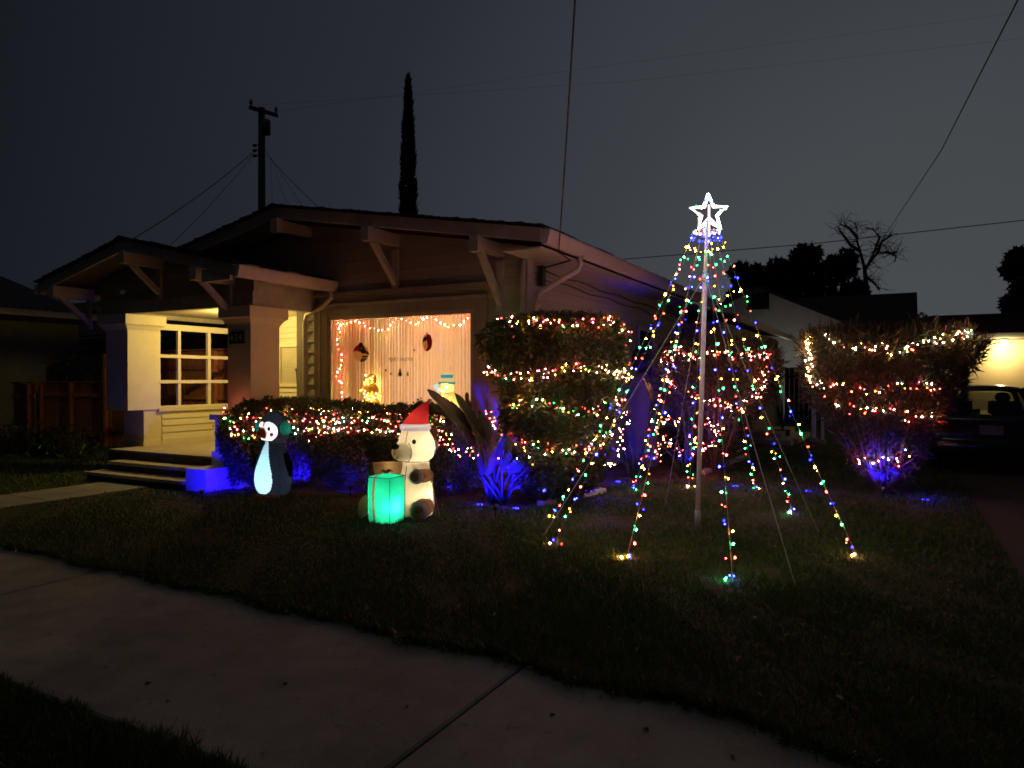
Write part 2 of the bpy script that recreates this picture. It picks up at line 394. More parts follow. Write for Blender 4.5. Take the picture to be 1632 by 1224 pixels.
# dead leaves scattered on the lawn
n = 700; x = rng.uniform(-12, .8, n); y = rng.uniform(3.6, 11, n); k = keep_lawn(x, y); x, y = x[k], y[k]; n = len(x)
P = np.stack([x, y, .035 + rng.uniform(0, .02, n)], 1); T = rdir(n); T[:, 2] *= .3
V_, T_ = leaves(P, T, np.tile([0, 0, 1.], (n, 1)) + rdir(n) * .5, rng.uniform(.03, .08, n), rng.uniform(.015, .035, n))
tag(tri_mesh('lawn_leaf_litter', V_, T_, mat('dry lawn leaf', (.16, .10, .05), .8, noise=.4, scale=5)), 'dead leaves scattered through the lawn grass', 'leaves', kind='stuff')
# ragged tufts hanging over the edge of the sidewalk
n = 9000; x = rng.uniform(-10, .9, n); y = edge_v(x) - .02 + rng.normal(0, .03, n) + .035 * np.sin(x * 5.3) + .02 * np.sin(x * 17)
P = np.stack([x, y, np.full(n, .014)], 1); T = np.stack([rng.normal(0, .5, n), rng.normal(-.5, .4, n), rng.uniform(.2, .9, n)], 1)
V_, T_ = leaves(P, T, rdir(n), rng.uniform(.04, .10, n), rng.uniform(.004, .008, n))
tag(tri_mesh('edge_grass', V_, T_, GRASS), 'ragged grass tufts overhanging the sidewalk edge', 'grass', kind='stuff')
# dead leaves on the sidewalk
for i, (px, py, lb) in enumerate([(876, 1142, 'biggest dead leaf on the slab right of the sidewalk joint'), (1035, 1166, 'dead leaf on the right slab halfway to the lawn edge corner'), (1168, 1203, 'dead leaf farthest right along the sidewalk'),
        (458, 1092, 'dead leaf mid sidewalk straight below the penguin'), (230, 1092, 'dead leaf farthest left on the sidewalk near the verge'), (265, 1121, 'dead leaf close to the verge grass corner'), (650, 1124, 'dead leaf just left of the sidewalk joint')]):
    p = on_z(px, py, .014); a = rng.uniform(0, 6.28)
    T = np.array([[math.cos(a), math.sin(a), .1]]); 
    V_, T_ = leaves(np.array([p]), T, np.array([[0, 0, 1.]]), np.array([.045]), np.array([.022]), .4)
    o = tri_mesh('dead_leaf', V_, T_, mat('fallen leaf', (.03, .02, .012), .8))
    tag(o, lb, 'leaf', 'dead leaves on the sidewalk')

# ================================================================== HOUSE
RU, RZ, RS, RSL = -8.93, 4.46, .17, .21        # main ridge u, its height, right and left slope
EU, LU = -4.12, -12.7                           # right and left eave
WV, WU = 9.2, -4.72                             # front wall plane, right wall plane
def main_top(u): return RZ - (RS * (u - RU) if u > RU else RSL * (RU - u))
house = thing('house', (-8.0, 9.2, 0), 'tan single-storey bungalow with lap siding, two low front gables and a lit corner porch', 'house')

bm_ = MB(); bm_.loft([[(0, -.004, 0), (0, -.026, .0), (0, -.024, .06), (0, -.004, .97)], [(1, -.004, 0), (1, -.026, .0), (1, -.024, .06), (1, -.004, .97)]])
_t = bm_.build('siding_board', PAINT); BOARD = _t.data; bpy.data.objects.remove(_t)
_bm2 = BOARD.copy(); _bm2.materials.clear(); _bm2.materials.append(CREAM); BOARDC = _bm2
def siding(parent, u_dir, origin, spans, z0, h, me=BOARD, name='siding_board'):
    """one course: boards on a wall facing the street ('v') or the drive ('u')"""
    for a, b in spans:
        if b - a < .04: continue
        if u_dir: M = Matrix.Translation((a, origin, z0)) @ Matrix.Diagonal((b - a - .004, 1, h, 1))
        else: M = Matrix.Translation((origin, a, z0)) @ Matrix.Rotation(R(90), 4, 'Z') @ Matrix.Diagonal((b - a - .004, 1, h, 1))
        inst(name, me, parent, M)
def cut(spans, a, b):
    out = []
    for s, e in spans:
        if b <= s or a >= e: out.append((s, e)); continue
        if s < a: out.append((s, a))
        if e > b: out.append((b, e))
    return out

# picture window opening (glass) from the photo
WA, WB, WZ0, WZ1 = -8.42, -5.66, 1.02, 2.64
CA, CB, CZ0, CZ1 = WA - .36, WB + .30, .80, 2.92   # outer casing
CH = .185
# --- front wall
fw = MB()
fw.bb((-9.16, WV, 0), (WA - .3, WV + .14, 3.3)); fw.bb((WB + .2, WV, 0), (WU, WV + .14, 3.3))
fw.bb((WA - .3, WV, 0), (WB + .2, WV + .14, WZ0 - .1)); fw.bb((WA - .3, WV, WZ1 + .2), (WB + .2, WV + .14, 3.3))
fw.prism([(-12.0, WV, 3.3), (WU, WV, 3.3), (WU, WV, main_top(WU) - .16), (RU, WV, main_top(RU) - .16), (-12.0, WV, main_top(-12.0) - .16)], (0, .14, 0))
front = fw.build('front_wall', PAINT, house)
z = .25
while z < 4.3:
    a0 = -9.16 + .10 if z < 3.2 else -12.0
    t = z + CH - .02
    a = max(a0, RU - (RZ - .18 - t) / RSL if t > main_top(-12.0) - .2 else a0); b = min(WU - .10, RU + (RZ - .18 - t) / RS)
    if b - a > .2:
        sp = [(a, b)]
        if z + CH > CZ0 and z < CZ1: sp = cut(sp, CA, CB)
        out = []
        for s, e in sp:                       # butt joints in the long runs
            if e - s > 3.2: m_ = s + (e - s) * (.35 + .3 * random.random()); out += [(s, m_), (m_, e)]
            else: out.append((s, e))
        siding(front, True, WV, out, z, CH)
    z += CH
# corner boards
MB().bb((-9.20, WV - .035, 0), (-9.03, WV + .02, 3.05)).build('corner_board', TRIMD, house)
cb = MB(); cb.bb((WU - .10, WV - .035, 0), (WU + .03, WV - .002, main_top(WU) - .17)); cb.bb((WU + .002, WV - .002, 0), (WU + .03, WV + .12, main_top(WU) - .2)); cb.build('corner_board', TRIM, house)
# --- right wall, then the rear addition that steps out
SB = 17.8
sw_ = MB(); sw_.bb((WU - .14, WV + .14, 0), (WU, SB, 3.42)); side = sw_.build('side_wall', PAINT, house)
z = .25
SW = [(11.6, 12.5, 1.45, 2.65), (14.2, 15.1, 1.45, 2.65)]      # side windows
while z < 3.3:
    sp = [(WV + .13, SB)]
    for a, b, q0, q1 in SW:
        if z + CH > q0 - .1 and z < q1 + .1: sp = cut(sp, a - .1, b + .1)
    out = []
    for s, e in sp:
        if e - s > 4: m_ = s + (e - s) * (.3 + .4 * random.random()); out += [(s, m_), (m_, e)]
        else: out.append((s, e))
    siding(side, False, WU, out, z, CH); z += CH
for a, b, q0, q1 in SW:
    w = MB(); w.bb((WU + .002, a - .09, q0 - .09), (WU + .05, a, q1 + .09)); w.bb((WU + .002, b, q0 - .09), (WU + .05, b + .09, q1 + .09))
    w.bb((WU + .002, a, q1), (WU + .05, b, q1 + .09)); w.bb((WU + .002, a, q0 - .09), (WU + .06, b, q0)); w.bb((WU + .002, a, (q0 + q1) / 2 - .02), (WU + .03, b, (q0 + q1) / 2 + .02))
    wo_ = w.build('window', TRIM, house)
    MB().bb((WU + .002, a + .001, q0 + .001), (WU + .014, b - .001, q1 - .001)).build('pane', mat('dark pane', (.012, .012, .016), .08, spec=.8), wo_)
AU = -3.8
ra = MB().bb((-9, SB, 0), (AU, 26.8, 3.05)).build('rear_wing_wall', PAINT, house)
z = .3
while z < 2.85:
    siding(ra, False, AU, [(SB + .03, 22.3), (22.3, 26.7)], z, .2); siding(ra, True, SB, [(WU + .02, AU - .02)], z, .2); z += .2
MB().bb((AU - .0, 26.45, .0), (AU + .06, 26.75, 3.0)).build('corner_board', TRIM, house)
dr = MB(); dr.bb((AU + .003, 20.2, .3), (AU + .06, 21.1, 2.35)); d_ = dr.build('side_door', TRIM, house)
MB().ell((AU + .09, 21.0, 1.3), .035, 8, 6).build('handle', DARKM, d_, True)

# --- roofs
def roof_slab(name, ridge_u, ridge_z, uR, uL, sR, sL, v0, v1, th=.10):
    b = MB(); rr = (ridge_u, ridge_z)
    pts = [(uL, ridge_z - sL * (ridge_u - uL)), rr, (uR, ridge_z - sR * (uR - ridge_u))]
    poly = [(u, v0, z) for u, z in pts] + [(u, v0, z - th) for u, z in reversed(pts)]
    b.prism(poly, (0, v1 - v0, 0)); return b.build(name, mat('roof deck', (.13, .11, .09), .9, noise=.2, scale=6), house)
def shingles(roof, ridge_u, ridge_z, uR, uL, sR, sL, v0, v1):
    """three-tab shingles: overlapping butts give the ragged roof edge"""
    b = MB()
    for side_ in (1, -1):
        s = sR if side_ > 0 else sL; run = (uR - ridge_u) if side_ > 0 else (ridge_u - uL)
        k = 0; d = run + .04
        while d > 0:
            v = v0 - .05 - (.15 if k % 2 else 0); d0 = max(d - .34, 0)
            while v < v1:
                w = .30
                a, c = max(v, v0 - .05), min(v + w, v1)
                if c - a > .03:
                    j = random.uniform(-.012, .012); lift = random.uniform(.0, .02)
                    ua, ub = ridge_u + side_ * d0, ridge_u + side_ * (d + j)
                    za, zb_ = ridge_z - s * d0 + .004, ridge_z - s * (d + j) + .028 + lift
                    b.add([(ua, a, za), (ub, a, zb_), (ub, c - .008, zb_), (ua, c - .008, za), (ub, a, zb_ - .026), (ub, c - .008, zb_ - .026), (ua, a, za - .003)],
                          [(0, 1, 2, 3), (1, 4, 5, 2), (0, 6, 4, 1)])
                v += w if v < v0 + 2.2 else 3.0
            d -= .145; k += 1
    # ridge caps
    v = v0 - .06
    while v < v1:
        h = random.uniform(.03, .055)
        b.add([(ridge_u - .16, v, ridge_z - .16 * sL + h - .01), (ridge_u, v, ridge_z + h + .01), (ridge_u + .16, v, ridge_z - .16 * sR + h - .01),
               (ridge_u - .16, v + .3, ridge_z - .16 * sL + h - .03), (ridge_u, v + .3, ridge_z + h - .01), (ridge_u + .16, v + .3, ridge_z - .16 * sR + h - .03)],
              [(0, 1, 4, 3), (1, 2, 5, 4), (0, 2, 1)]); v += .28
    o = b.build('shingles', SHING, roof); o['kind'] = 'stuff'; return o
RV = 8.42
rf = roof_slab('roof', RU, RZ, EU, LU, RS, RSL, RV + .04, 18.2)
shingles(rf, RU, RZ + .0, EU, LU, RS, RSL, RV, 18.2)
def rake(ru, rz, uR, uL, sR, sL, v, h=.19, t=.04):
    for s, ue in ((sR, uR), (sL, uL)):
        ze = rz - s * abs(ue - ru)
        MB().prism([(ru, v, rz - .012), (ue, v, ze - .012), (ue, v, ze - h), (ru, v, rz - h)], (0, t, 0)).build('rake_board', TRIM, house)
rake(RU, RZ, EU, LU, RS, RSL, RV)
# lower roof of the rear wing
rw = MB().prism([(-9, SB - .3, 4.0), (-3.4, SB - .3, 3.2), (-3.4, SB - .3, 3.1), (-9, SB - .3, 3.85)], (0, 9.6, 0)).build('rear_wing_roof', SHING, house)
MB().bb((-3.42, SB - .3, 3.02), (-3.30, 27.3, 3.18)).build('gutter', GUTM, house)
# soffit under the right eave, frieze, gutter with its sloping end
MB().prism([(WU, RV + .05, 3.37), (EU - .02, RV + .05, 3.37), (EU - .02, RV + .05, 3.40), (WU, RV + .05, 3.40)], (0, 9.7, 0)).build('soffit', TRIM, house)
gz = main_top(EU)
prof = [(EU + .005, gz - .03), (EU + .125, gz - .03), (EU + .125, gz - .07), (EU + .085, gz - .22), (EU + .005, gz - .22)]
gt = MB().prism([(u, RV + .02, z) for u, z in prof], (0, 9.75, 0)).build('gutter', GUTM, house)
for i in range(9):
    MB().bb((EU + .05, RV + .5 + i * 1.05, gz - .032), (EU + .13, RV + .54 + i * 1.05, gz - .018)).build('gutter_strap', GREYM, gt)
# downspout: out of the gutter, back to the wall, down
dsp = [(EU + .06, 9.62, gz - .2), (EU + .055, 9.62, gz - .32), (EU + .02, 9.62, gz - .40), (WU + .14, 9.40, 2.93), (WU + .09, 9.36, 2.86), (WU + .09, 9.36, 2.72), (WU + .09, 9.36, .1)]
MB().tube(dsp, .042, 8).build('downspout', GUTM, house, True)
MB().tube([(WU - .03, WV - .075, 3.36), (WU - .03, WV - .075, .1)], .035, 8).build('downspout', GUTM, house, True)
# small cables along the eave
for k, (zz, uu) in enumerate(((3.30, WU + .05), (3.18, WU + .04))):
    MB().tube([(uu, 9.45 + t * .5, zz - .05 * math.sin(t * .9 + k) ** 2 - .008 * t) for t in range(17)], .009, 5).build('cable', BLACKC, house)
# gable beams with knee braces
def bracket(u, z, zb, ridge=False):
    b = MB(); b.bb((u - .07, RV - .03, z - .22), (u + .07, RV + .10, z)); b.bb((u - .05, RV + .10, z - .19), (u + .05, WV + .02, z - .005))
    o = b.build('gable_beam', TRIM, house)
    if not ridge:
        MB().beam((u + .0, RV + .16, z - .20), (u + .0, WV - .02, zb), .085, .085).build('knee_brace', TRIM, o)
        MB().bb((u - .055, WV - .085, zb - .1), (u + .055, WV - .03, z - .24)).build('brace_post', TRIM, o)
bracket(-7.04, main_top(-7.04) - .19, 3.13); bracket(-5.13, main_top(-5.13) - .19, 2.72); bracket(RU, RZ - .20, 3.5, True)
# frieze ledge over the window
MB().bb((CA - .12, WV - .09, CZ1 + .10), (CB + .12, WV - .026, CZ1 + .17)).build('window_cornice', TRIMD, house)

# --- picture window
win = MB()
win.bb((CA, WV - .05, CZ0), (WA - .06, WV - .004, CZ1)); win.bb((WB + .06, WV - .05, CZ0), (CB, WV - .004, CZ1))
win.bb((WA - .06, WV - .048, WZ1 + .06), (WB + .06, WV - .004, CZ1)); win.bb((WA - .06, WV - .048, CZ0), (WB + .06, WV - .004, WZ0 - .06))
pw = win.build('picture_window', TRIMD, house)
s = MB(); s.bb((WA - .06, WV - .03, WZ0 - .06), (WA, WV + .012, WZ1 + .06)); s.bb((WB, WV - .03, WZ0 - .06), (WB + .06, WV + .012, WZ1 + .06))
s.bb((WA, WV - .03, WZ1), (WB, WV + .10, WZ1 + .06)); s.bb((WA, WV - .03, WZ0 - .06), (WB, WV + .012, WZ0)); s.build('frame', TRIM, pw)
MB().bb((CA - .06, WV - .11, CZ0 - .05), (CB + .06, WV - .052, CZ0 + .01)).build('sill', TRIM, pw)
MB().bb((WA + .001, WV - .004, WZ0 + .001), (WB - .001, WV + .002, WZ1 - .001)).build('pane', PANE, pw)
MB().bb((CA + .10, WV - .064, CZ0 + .02), (CA + .15, WV - .05, CZ1 - .02)).build('moulding', TRIM, pw)
MB().bb((CA + .03, WV - .066, CZ1 - .06), (CB - .03, WV - .05, CZ1 - .01)).build('moulding', TRIM, pw)

# --- room behind the window
rm = MB(); IW = mat('room wall', (.55, .44, .30), .9)
rm.bb((-9.0, 12.2, .3), (-4.9, 12.3, 3.0)); rm.bb((-9.05, 9.36, .3), (-8.98, 12.2, 3.0)); rm.bb((-4.93, 9.36, .3), (-4.87, 12.2, 3.0))
rm.bb((-9, 9.36, 3.0), (-4.9, 12.3, 3.06)); rm.bb((-9, 9.36, .24), (-4.9, 12.3, .3)); rm.build('room_interior', IW, house)
MB().bb((WA - .2, WV + .02, .90), (WB + .2, WV + .20, .915)).build('window_shelf', TRIM, pw)

# ================================================================== PORCH (part of the house)
PU0, PU1, PV, PB, PZ = -11.8, -9.28, 7.78, 10.2, .45     # inside of left column, inside of right column, column front, back wall, floor
PRU, PRZ, PRS = -10.9, 3.88, .225
PER, PEL, PRV = -8.36, -13.3, 7.1
# floor and steps
MB().bb((-11.9, 7.50, .0), (-9.17, PB, PZ)).build('porch_floor', CONCD, house)
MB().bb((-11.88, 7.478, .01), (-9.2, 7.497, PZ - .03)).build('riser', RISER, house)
for i, (v0, zt, uL_) in enumerate(((7.19, .30, -11.45), (6.90, .15, -11.6))):
    st = MB(); st.bb((uL_, v0, zt - .05), (-9.20 + .0 * i, v0 + .33, zt)); so2 = st.build('step', CONCD, house)
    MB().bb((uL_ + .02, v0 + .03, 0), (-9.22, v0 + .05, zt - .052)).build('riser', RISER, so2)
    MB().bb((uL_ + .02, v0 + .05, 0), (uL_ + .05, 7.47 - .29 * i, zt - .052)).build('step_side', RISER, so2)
# left column on its narrower pier, half wall, open lattice screen
def column(u0, u1, v0, v1, z0, z1, cap=.10, label=None):
    b = MB(); b.bb((u0, v0, z0), (u1, v1, z1 - .30)); o = b.build('porch_column', CREAM, house)
    c = MB(); uc, vc = (u0 + u1) / 2, (v0 + v1) / 2; hx, hy = (u1 - u0) / 2, (v1 - v0) / 2
    c.loft([[(uc + sx * (hx + g), vc + sy * (hy + g), z) for sx, sy in ((-1, -1), (1, -1), (1, 1), (-1, 1))] for g, z in ((.008, z1 - .30), (.012, z1 - .27), (cap * .6, z1 - .20), (cap, z1 - .17), (cap, z1 - .003))])
    c.build('capital', CREAM, o); return o
lc = column(-12.42, PU0, PV, 8.36, 1.1, 2.78)
b = MB(); b.bb((-12.40, 8.10, 0), (PU0 - .03, 8.42, 1.1)); b.bb((-12.43, 8.08, PZ), (PU0 - .012, 8.44, PZ + .1)); b.build('pier', CREAM, lc)
rc = column(-9.28, -8.77, PV, 8.36, 0.0, 2.78)
# number plate on the right column
np_ = MB().bb((-9.215, PV - .03, 2.20), (-8.90, PV - .004, 2.385)).build('number_plate', mat('plate black', (.012, .012, .013), .5), rc)
for k, ch in enumerate('434'):
    o = text_mesh('digit', ch, .155, .002, mat('digit tile', (.55, .55, .56), .5), Matrix.Translation((-9.155 + k * .098, PV - .034, 2.242)) @ Matrix.Rotation(R(90), 4, 'X'), True)
    attach(o, np_)
# half wall under the screen
hw = MB(); hw.bb((PU0 - .14, 8.42, 0), (PU0 - .03, PB, 1.06)); hwo = hw.build('half_wall', CREAM, house)
zz = PZ + .10
for k in range(4):
    h = (1.05 - PZ - .1) / 4; siding(hwo, False, PU0 - .03, [(8.45, PB - .01)], zz, h, BOARDC); zz += h
MB().bb((PU0 - .03, 8.44, PZ), (PU0 - .005, PB - .01, PZ + .1)).build('baseboard', CREAM, hwo)
MB().bb((PU0 - .17, 8.36, 1.06), (PU0 + .03, PB, 1.12)).build('sill', CREAM, hwo)
ls = MB().bb((PU0 - .09, 8.37, 2.55), (PU0 - .02, PB, 2.66)).build('lattice_screen', CREAM, house)
for vv, w in ((8.40, .05), (8.82, .06), (9.48, .065), (PB - .17, .13)):
    MB().bb((PU0 - .085, vv - w / 2, 1.122), (PU0 - .025, vv + w / 2, 2.549)).build('lattice_post', CREAM, ls)
for z_ in (1.60, 2.07):
    MB().bb((PU0 - .075, 8.37, z_ - .03), (PU0 - .012, PB - .1, z_ + .03)).build('lattice_rail', CREAM, ls)
MB().bb((PU0 - .075, 8.37, 1.122), (PU0 - .012, PB - .1, 1.16)).build('lattice_rail', CREAM, ls)
# back wall of the porch with siding, window and mailbox
bw = MB().bb((-12.0, PB, 0), (-9.0, PB + .14, 3.0)).build('porch_back_wall', CREAM, house)
z = PZ
while z < 2.75:
    sp = [(PU0 + .0, -9.02)]
    if z + .1 > 1.55 and z < 2.32: sp = cut(sp, -10.72, -9.3)
    siding(bw, True, PB, sp, z, .105, BOARDC); z += .105
MB().bb((-9.16 - .0, WV + .14, 0), (-9.03, PB, 3.0)).build('porch_end_wall', CREAM, house)
pwn = MB(); pwn.bb((-10.72, PB - .05, 1.50), (-9.3, PB - .004, 1.57)); pwn.bb((-10.72, PB - .05, 2.27), (-9.3, PB - .004, 2.36)); pwn.bb((-10.72, PB - .05, 1.57), (-10.63, PB - .004, 2.27)); pwn.bb((-9.39, PB - .05, 1.57), (-9.3, PB - .004, 2.27))
pwo = pwn.build('window', CREAM, house)
MB().bb((-10.63, PB - .03, 1.571), (-9.39, PB - .02, 2.269)).build('pane', PANE, pwo)
bl = MB()
for k in range(14): bl.box((-10.01, PB - .008, 1.60 + k * .049), (1.22, .006, .040), M=Matrix.Translation((-10.01, PB - .010, 1.60 + k * .049)) @ Matrix.Rotation(R(14), 4, 'X'))
bl.build('blind', CREAM, pwo)
mbx = thing('mailbox', (-9.98, PB - .12, 1.5), 'small black wall mailbox beside the porch window behind the right column', 'mailbox')
m = MB(); m.prism([(-10.09, PB - .055, 1.50), (-10.09, PB - .055, 1.86), (-10.09, PB - .12, 1.86), (-10.09, PB - .17, 1.80), (-10.09, PB - .15, 1.50)], (.24, 0, 0)); m.build('box', DARKM, mbx)
MB().bb((-10.10, PB - .178, 1.80), (-9.84, PB - .172, 1.85)).build('lid', DARKM, mbx)
# ceiling, beams, gable
MB().bb((-12.4, PV + .05, 2.86), (-9.02, PB, 2.90)).build('porch_ceiling', CREAM, house)
MB().bb((-12.5, PV - .02, 2.782), (-8.70, PV + .12, 3.0)).build('porch_beam', TRIM, house)
MB().bb((-8.90, PV + .12, 2.782), (-8.75, WV - .03, 3.2)).build('porch_beam', TRIM, house)
MB().bb((-12.42, PV + .12, 2.782), (-12.27, PB, 3.0)).build('porch_beam', TRIM, house)
def ptop(u): return PRZ - PRS * abs(u - PRU)
pg = MB().prism([(-12.6, PV + .02, 3.0), (-8.72, PV + .02, 3.0), (-8.72, PV + .02, ptop(-8.72) - .12), (PRU, PV + .02, PRZ - .12), (-12.6, PV + .02, ptop(-12.6) - .12)], (0, .1, 0)).build('porch_gable_wall', PAINT, house)
z = 3.0
while z < 3.7:
    t = z + CH; hl = min((PRZ - .13 - t) / PRS, 1.75)
    if hl > .15: siding(pg, True, PV + .02, [(max(PRU - hl, -12.58), min(PRU + hl, -8.74))], z, CH)
    z += CH
prf = roof_slab('porch_roof', PRU, PRZ, PER, PEL, PRS, PRS, PRV + .04, 9.18)
shingles(prf, PRU, PRZ, PER, PEL, PRS, PRS, PRV, 9.18)
rake(PRU, PRZ, PER, PEL, PRS, PRS, PRV, .18)
pz = ptop(PER)
prof = [(PER + .005, pz - .03), (PER + .12, pz - .03), (PER + .12, pz - .06), (PER + .085, pz - .2), (PER + .005, pz - .2)]
pgt = MB().prism([(u, PRV + .01, z) for u, z in prof], (0, 2.05, 0)).build('gutter', GUTM, house)
for vv in (PRV + .15, PRV + .95): MB().bb((PER - .02, vv, pz - .028), (PER + .125, vv + .22, pz - .008)).build('gutter_strap', GREYM, pgt)
zl = ptop(PEL)
MB().bb((PEL - .12, PRV + .01, zl - .2), (PEL - .005, 9.2, zl - .03)).build('gutter', GUTM, house)
MB().prism([(PER - .35, PV + .1, pz - .16), (PER, PV + .1, pz - .16), (PER, PV + .1, pz - .13), (PER - .35, PV + .1, pz - .13)], (0, 1.28, 0)).build('soffit', TRIM, house)
MB().tube([(PER + .05, 9.05, pz - .19), (PER + .05, 9.06, pz - .30), (PER - .20, 9.10, pz - .46), (-8.93, 9.11, pz - .56), (-8.95, 9.11, pz - .7), (-8.95, 9.11, .1)], .038, 8).build('downspout', GUTM, house, True)
def pbracket(u, ridge=False):
    z = ptop(u) - .18; b = MB(); b.bb((u - .07, PRV - .02, z - .2), (u + .07, PV + .02, z)); o = b.build('gable_beam', TRIM, house)
    MB().beam((u, PRV + .12, z - .17), (u, PV - .02, z - .62), .07, .08).build('knee_brace', TRIM, o)
    MB().bb((u - .05, PV - .06, z - .72), (u + .05, PV - .004, z - .2)).build('brace_post', TRIM, o)
for u in (PRU, -12.85, -9.2): pbracket(u)
MB().prism([(-9.05, PRV + .02, 3.08), (-8.45, PRV + .02, 3.08), (-8.45, PRV + .02, 3.26), (-9.05, PRV + .02, 3.26)], (0, .05, 0)).build('gable_board', TRIM, house)
# porch lamp under the ceiling
pl = thing('porch_light', (-10.35, 8.95, 2.86), 'lit warm porch ceiling lamp over the front steps', 'lamp')
MB().loft([[(-10.35 + r * math.cos(a), 8.95 + r * math.sin(a), z) for a in [k * math.pi / 6 for k in range(12)]] for r, z in ((.08, 2.858), (.11, 2.84), (.11, 2.80))]).build('base', WHITEM, pl)
MB().ell((-10.35, 8.95, 2.75), (.10, .10, .07), 14, 8).build('lamp_shade', emit('lamp glow', (1, .66, .22), 7), pl, True)
def point(name, loc, e, col, r=.03, parent=None, local=False, spot=None):
    l = bpy.data.lights.new(name, 'SPOT' if spot else 'POINT'); l.energy = e; l.color = col; l.shadow_soft_size = r
    if spot: l.spot_size = spot; l.spot_blend = .6
    o = bpy.data.objects.new(name, l); COL.objects.link(o); o.location = loc
    if parent: attach(o, parent, local)
    return o
point('porch_bulb', (-10.35, 8.95, 2.62), 108, (1, .71, .20), .05, pl)

# pedestal of the steps (painted block wall), side steps behind the house
cp = thing('step_pedestal', (-8.9, 7.3, 0), 'stepped pale pedestal at the right of the front steps lit deep blue', 'pedestal')
MB().bb((-9.19, 6.95, 0), (-8.75, 7.40, .34)).build('lower_block', CHEEK, cp)
MB().bb((-9.19, 7.402, 0), (-8.6, 7.76, .55)).build('middle_block', CHEEK, cp)
MB().bb((-9.16, 7.44, .55), (-8.65, 7.74, 1.03)).build('upper_block', CHEEK, cp)
MB().bb((-9.24, 7.40, 1.03), (-8.6, 7.77, 1.11)).build('cap', CHEEK, cp)
sst = thing('side_steps', (-3.2, 20, 0), 'low concrete landing and step by the side door', 'steps')
MB().bb((AU + .03, 19.2, 0), (-2.6, 22.0, .28)).build('landing', CONCD, sst); MB().bb((AU + .03, 18.7, 0), (-2.3, 19.19, .14)).build('step', CONCD, sst)
MB().bb((-2.598, 19.3, 0), (-2.2, 22.0, .14)).build('step', CONCD, sst)
for i, (px, Y, h, s_) in enumerate(((1178, 17.2, .95, .5), (1161, 16.9, .85, .45))):
    c = at_d(px, 690, Y); bn = thing('bin', (c.x, c.y, 0), ['grey wheeled bin', 'smaller brown wheeled bin'][i] + ' standing against the side wall near the landing', 'bin')
    MB().box((c.x, c.y, h / 2 + .03), (s_, s_, h)).build('body', mat('bin' + str(i), (.16, .15, .13), .6) if i else mat('bin_', (.10, .08, .06), .6), bn)
    MB().box((c.x, c.y, h + .06), (s_ + .05, s_ + .06, .06)).build('lid', DARKM, bn)

# wire service head on the eave corner

# ================================================================== WINDOW DISPLAY
NP = 58
cur = MB(); nseg = NP * 8; cols = []
ua, ub = -8.85, -5.15
ph = np.cumsum(.8 + .5 * rng.random(nseg + 1)); ph = ph / ph[-1] * NP * 2 * np.pi
for i in range(nseg + 1):
    u = ua + (ub - ua) * i / nseg
    cols.append((u, 9.475 + .026 * math.sin(ph[i]) + .009 * math.sin(ph[i] * 2.3)))
vs = [(u, v, z) for z in (.7, 2.95) for u, v in cols]; n1 = nseg + 1
cur.add(vs, [(i, i + 1, n1 + i + 1, n1 + i) for i in range(nseg)])
cm = fabric('curtain cloth', (.82, .70, .55), .6)
tag(cur.build('curtain', cm, None, True), 'pleated cream curtain drawn across the picture window', 'curtain')
ll = thing('floor_lamp', (-7.0, 11.4, .3), 'warm room lamp glowing behind the drawn curtain', 'lamp')
MB().tube([(-7, 11.4, .3), (-7, 11.4, 1.62)], .02, 8).build('stem', DARKM, ll)
MB().tube([(-7, 11.4, .3), (-7, 11.4, .33)], .15, 14).build('base', DARKM, ll)
MB().ell((-7, 11.4, 1.72), .05, 12, 8).build('glow_globe', emit('globe glow', (1, .62, .33), 8), ll, True)
point('lamp_bulb', (-7.0, 11.4, 1.9), 240, (1, .63, .35), .12, ll)

# LED bulbs: one mesh per colour
BC = {'red': (1, .035, .02), 'blue': (.010, .012, 1), 'green': (.015, .70, .10), 'amber': (1, .42, .03), 'warm': (1, .55, .16), 'white': (.50, .75, .66), 'pink': (1, .085, .13), 'orange': (1, .16, .02)}
def bulb_mesh(cname, r, k):
    b = MB(); b.ell((0, 0, 0), (r, r, r * 1.25), 8, 5); nm = 'bulb ' + cname + ' %.3f' % r
    m = MATS.get('led ' + cname + str(k)) or emit('led ' + cname + str(k), BC[cname], k); MATS['led ' + cname + str(k)] = m
    o = b.build(nm, m, None, True); me = o.data; bpy.data.objects.remove(o); return me
_bc = {}
def bulb(parent, p, cname, r=.013, k=26):
    k = int(k * random.choice((.12, .25, .5, .8, 1, 1.5))); r = round(r * random.choice((.8, 1, 1, 1.2)), 4)
    key = (cname, r, k)
    if key not in _bc: _bc[key] = bulb_mesh(*key)
    return inst('bulb', _bc[key], parent, Matrix.Translation(p) @ Euler((random.uniform(-.8, .8), random.uniform(-.8, .8), 0)).to_matrix().to_4x4())
def string_lights(name, pts, label, group, step, colors, r=.0058, k=250, jit=.02, wire=GCORD, wr=.0035, weights=None, cat='string lights'):
    pts = [Vector(p) for p in pts]
    t = thing(name, pts[0], label, cat, group)
    MB().tube(pts, wr, 4).build('wire', wire, t)
    acc = 0; i = 0
    for a, b in zip(pts, pts[1:]):
        L_ = (b - a).length; d = acc
        while d < L_:
            p = a.lerp(b, d / L_) + Vector((random.uniform(-jit, jit), random.uniform(-jit, jit), random.uniform(-jit, jit)))
            c = random.choices(colors, weights)[0] if weights else colors[i % len(colors)]
            bulb(t, p, c, r, k); i += 1; d += step * random.uniform(.75, 1.25)
        acc = d - L_
    return t
def wpt(px, py, v=9.34): return on_v(px, py, v)
